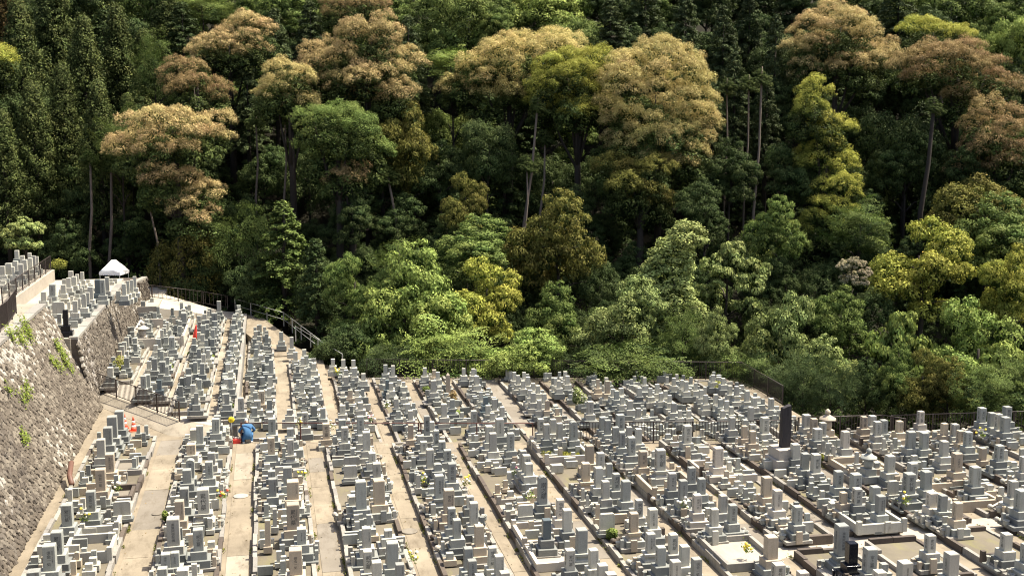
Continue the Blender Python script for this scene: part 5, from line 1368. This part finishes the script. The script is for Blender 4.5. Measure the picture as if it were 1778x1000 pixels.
for u, v, lab, cols in [(718, 975, 'yellow and white bouquet at the foot of the third aisle', ('petal', 'petalw')), (527, 830, 'bouquet beside the tan gravestone of the third row', ('petalw', 'petal')), (735, 840, 'leafy offering in the fourth row aisle side', ('petal', 'petalw')), (810, 842, 'green offering beside a grey gravestone in the fifth row', ('petalw', 'petal')), (386, 868, 'orange-yellow flowers beside the pale text stone', ('petal', 'orange')), (147, 905, 'pale flowers in the first row by the wall', ('petalw', 'petal')), (203, 852, 'green and white offering by the tan gravestone', ('petalw',)), (898, 825, 'pink flowers before the rounded grey gravestone', ('pink', 'petalw')), (921, 866, 'white offering beside the round-topped gravestone', ('petalw',)), (1187, 884, 'dark leafy offering beside the cream gravestone', ('petalw',)), (1297, 958, 'plant in a white pot at the front', ('petal',)), (1573, 876, 'yellow flowers beside the moulded grey gravestone', ('petal', 'petalw')), (1705, 760, 'yellow and white chrysanthemums in the far right rows', ('petal', 'petalw')), (642, 733, 'peach-coloured flowers at the end of the fourth row', ('pink', 'petalw')), (586, 650, 'bright yellow flowers behind the handrail', ('petal',)), (521, 740, 'orange and white flowers by the maroon rail', ('petal', 'petalw')), (576, 745, 'green sprig by the maroon rail', ('petalw',)), (672, 708, 'leafy offering in the second row behind the rail', ('petalw',))]:
    flowers(u, v, .5 if v > 752 else 0., lab, cols, 1.2)
# grass bank beyond the handrail
Lg = Leaves(); n = 2600; uu = rng.uniform(545, 640, n); vv = rng.uniform(600, 645, n); P = np.array([sight(a, b, 79 - (b - 600) * .08) for a, b in zip(uu, vv)]); c0 = P.mean(0)
Lg.add(P - c0, rand_dirs(n) + UP * .4, .28, rng.uniform(.6, 1.1, n), rng.uniform(0, .8, n), .5); o = link('grass_bank', Lg.mesh('grass', 4.0), FM['grass'], None, tuple(c0)); tag(o, 'rough green grass on the bank beyond the handrail', 'grass', kind='stuff')
# weeds and ground cover on the forest floor
Lu = Leaves(); n = 26000; dd = rng.uniform(66, 100, n); ux = rng.uniform(-60, 1840, n); X = np.array([sight(a, 500, b)[:2] for a, b in zip(ux, dd)])
keep = [(x > 28.3 or y > 71.5 - .22 * max(0, x - 5.7)) and not (x < 4 and y < 96) for x, y in X]; X = X[keep]; k = len(X)
P = np.array([(x, y, hill_z(x, y) + .2) for x, y in X]) + rng.normal(0, .15, (k, 3))
Lu.add(P, UP * .6 + rand_dirs(k), .5, rng.uniform(.6, 1.2, k), rng.uniform(0, .7, k), np.clip(rng.normal(.5, .2, k), 0, 1)); tag(link('undergrowth', Lu.mesh('undergrowth', 2.2), FM['green']), 'low green undergrowth covering the forest floor', 'undergrowth', kind='stuff')
# ------------------------------------------------------------------ walled plots
def enclosure(x0, x1, y0, y1, z, h, mat, fill, label, gap=None, post=True, cat='grave plot'):
    r = empty('walled_plot', ((x0 + x1) / 2, (y0 + y1) / 2, z)); tag(r, label, cat, 'walled grave plots'); w, d = x1 - x0, y1 - y0
    link('floor', BED, M[fill], r, (0, 0, -.02), 0, (w - .1, d - .1, .10))
    t = .13
    for sy in (-1, 1): link('kerb_wall', KERB, M[mat], r, (0, sy * (d - t) / 2, 0), 0, (w, t, h + random.uniform(-.01, .01)))
    for sx in (-1, 1):
        n = 2 if d > 2 else 1; L = (d - 2 * t - .02) / n
        for k in range(n):
            if gap == sx and k == 0: continue
            link('kerb_wall', KERB, M[mat], r, (sx * (w - t) / 2, -d / 2 + t + .01 + L * (k + .5), 0), 0, (t, L - .01, h - .02))
    if post:
        for sx in (-1, 1):
            for sy in (-1, 1): link('corner_post', KERB, M[mat], r, (sx * (w - t) / 2, sy * (d - t) / 2, 0), 0, (.17, .17, h + .13))
    return r
enclosure(17.4, 19.45, 44.0, 46.5, .16, .32, 'w', 'pale', 'cream walled plot around the white gravestone', post=False)
enclosure(14.45, 16.45, 42.5, 45.1, .16, .42, 't', 'gravel', 'sand-coloured walled plot with round corner posts')
enclosure(11.4, 13.45, 47.9, 51.0, .16, .40, 'w', 'gravel', 'pale walled plot holding yellow grass', gap=-1)
enclosure(17.4, 19.45, 46.9, 49.6, .12, .14, 'kerbdark', 'aisle', 'low brown gravel plot under the broad pyramid-based gravestone', post=False)
enclosure(20.4, 22.3, 37.3, 39.5, .2, .36, 'l', 'gravel', 'grey walled plot on a black stained base beside the cross path')
enclosure(25.4, 25.41 + 2.0, 39.2, 41.6, .02, .42, 't', 'pale', 'sand-coloured walled plot bridging two rows at right')
enclosure(8.35, 10.3, 36.3, 38.2, .16, .30, 'w', 'pale', 'white kerbed plot at the bottom of the sixth row', post=False)
enclosure(8.35, 10.3, 38.4, 40.4, .16, .30, 'w', 'gravel', 'white kerbed plot around the dark polished gravestone', gap=1)
enclosure(8.35, 10.3, 41.3, 43.2, .16, .28, 'kerb', 'pale', 'pale kerbed plot before the round-topped gravestone', gap=-1)
enclosure(-7.1, -5.5, 40.1, 42.0, .16, .40, 'l', 'gravel', 'grey walled plot nearest the bottom left corner')
enclosure(-6.9, -5.6, 42.9, 44.6, .16, .34, 'l', 'gravel', 'grey walled plot second from the bottom left corner', gap=-1)
enclosure(-6.7, -5.5, 46.4, 48.0, .16, .30, 'kerbdark', 'aisle2', 'dark stained walled plot beside the tan gravestones', post=False)
enclosure(-6.7, -5.5, 50.2, 52.0, .16, .22, 'kerb', 'aisle2', 'empty kerbed plot in front of the traffic cones', post=False)
enclosure(-8.9, -5.5, 76.8, 84.6, .4, .75, 'w', 'pale', 'large white block-walled plot on the terrace below the tent')
enclosure(14.5, 16.4, 35.0, 37.6, .16, .3, 'kerb', 'pale', 'pale kerbed plot at the bottom edge of the picture', post=False)
enclosure(23.4, 25.3, 43.6, 45.6, .16, .34, 't', 'gravel', 'tan walled plot in the middle of the right-hand rows')
# yellow grass in the pale plot
Ly = Leaves(); n = 900; P = np.stack([rng.uniform(11.6, 13.2, n), rng.uniform(48.1, 50.6, n), np.full(n, .32)], 1); c0 = P.mean(0)
Ly.add(P - c0, rand_dirs(n) + UP * .3, .17, rng.uniform(.8, 1.3, n), rng.uniform(.3, 1, n), .35); tag(link('plot_grass', Ly.mesh('grass', 4.0), FM['ygreen'], None, tuple(c0)), 'yellow-green grass inside the pale walled plot', 'grass', kind='stuff')

# manhole lids and weeds along the kerbs
LID = lathe_mesh('manhole_cover', [(.30, 0), (.30, .03), (.27, .036), (.02, .036)], 20)
for u, v, lab in ((418, 862, 'pale round manhole lid in the second aisle'), (711, 923, 'grey round manhole lid in the fourth aisle'), (272, 893, 'small round drain lid in the first aisle')):
    q = on_level(u, v, 0); tag(link('manhole_cover', LID, M['pale' if u == 418 else 'aisle2'], None, (q[0], q[1], .012), 0, (1, 1, 1) if u != 272 else (.6, .6, 1)), lab, 'manhole cover')
Lw = Leaves()
for a, b in ROWS[:12]:
    for x in (a - .06, b + .06):
        for _ in range(7):
            y = rng.uniform(36, 51); n = int(rng.uniform(8, 40)); sp = rng.uniform(.05, .3)
            P = np.stack([np.full(n, x) + rng.normal(0, .03, n), y + rng.normal(0, sp, n), rng.uniform(.01, .1, n)], 1); Lw.add(P, rand_dirs(n) + UP * .5, .08, rng.uniform(.6, 1.2, n), rng.uniform(0, .8, n), np.clip(rng.normal(.4, .2, n), 0, 1))
n = 1400; Pd = np.stack([rng.uniform(-8.5, 30, n), rng.uniform(36, 54, n), np.full(n, .03)], 1)
tag(link('weeds', Lw.mesh('weeds', 2.5), FM['grass']), 'small weeds growing along the kerbs of the aisles', 'weeds', kind='stuff')
Ll = Leaves(); Ll.add(Pd, UP + rand_dirs(n) * .3, .07, rng.uniform(.5, 1.2, n), rng.uniform(0, 1, n), .5); tag(link('fallen_leaves', Ll.mesh('fallen_leaves'), FM['tanb']), 'dry fallen leaves scattered over the aisles', 'leaves', kind='stuff')
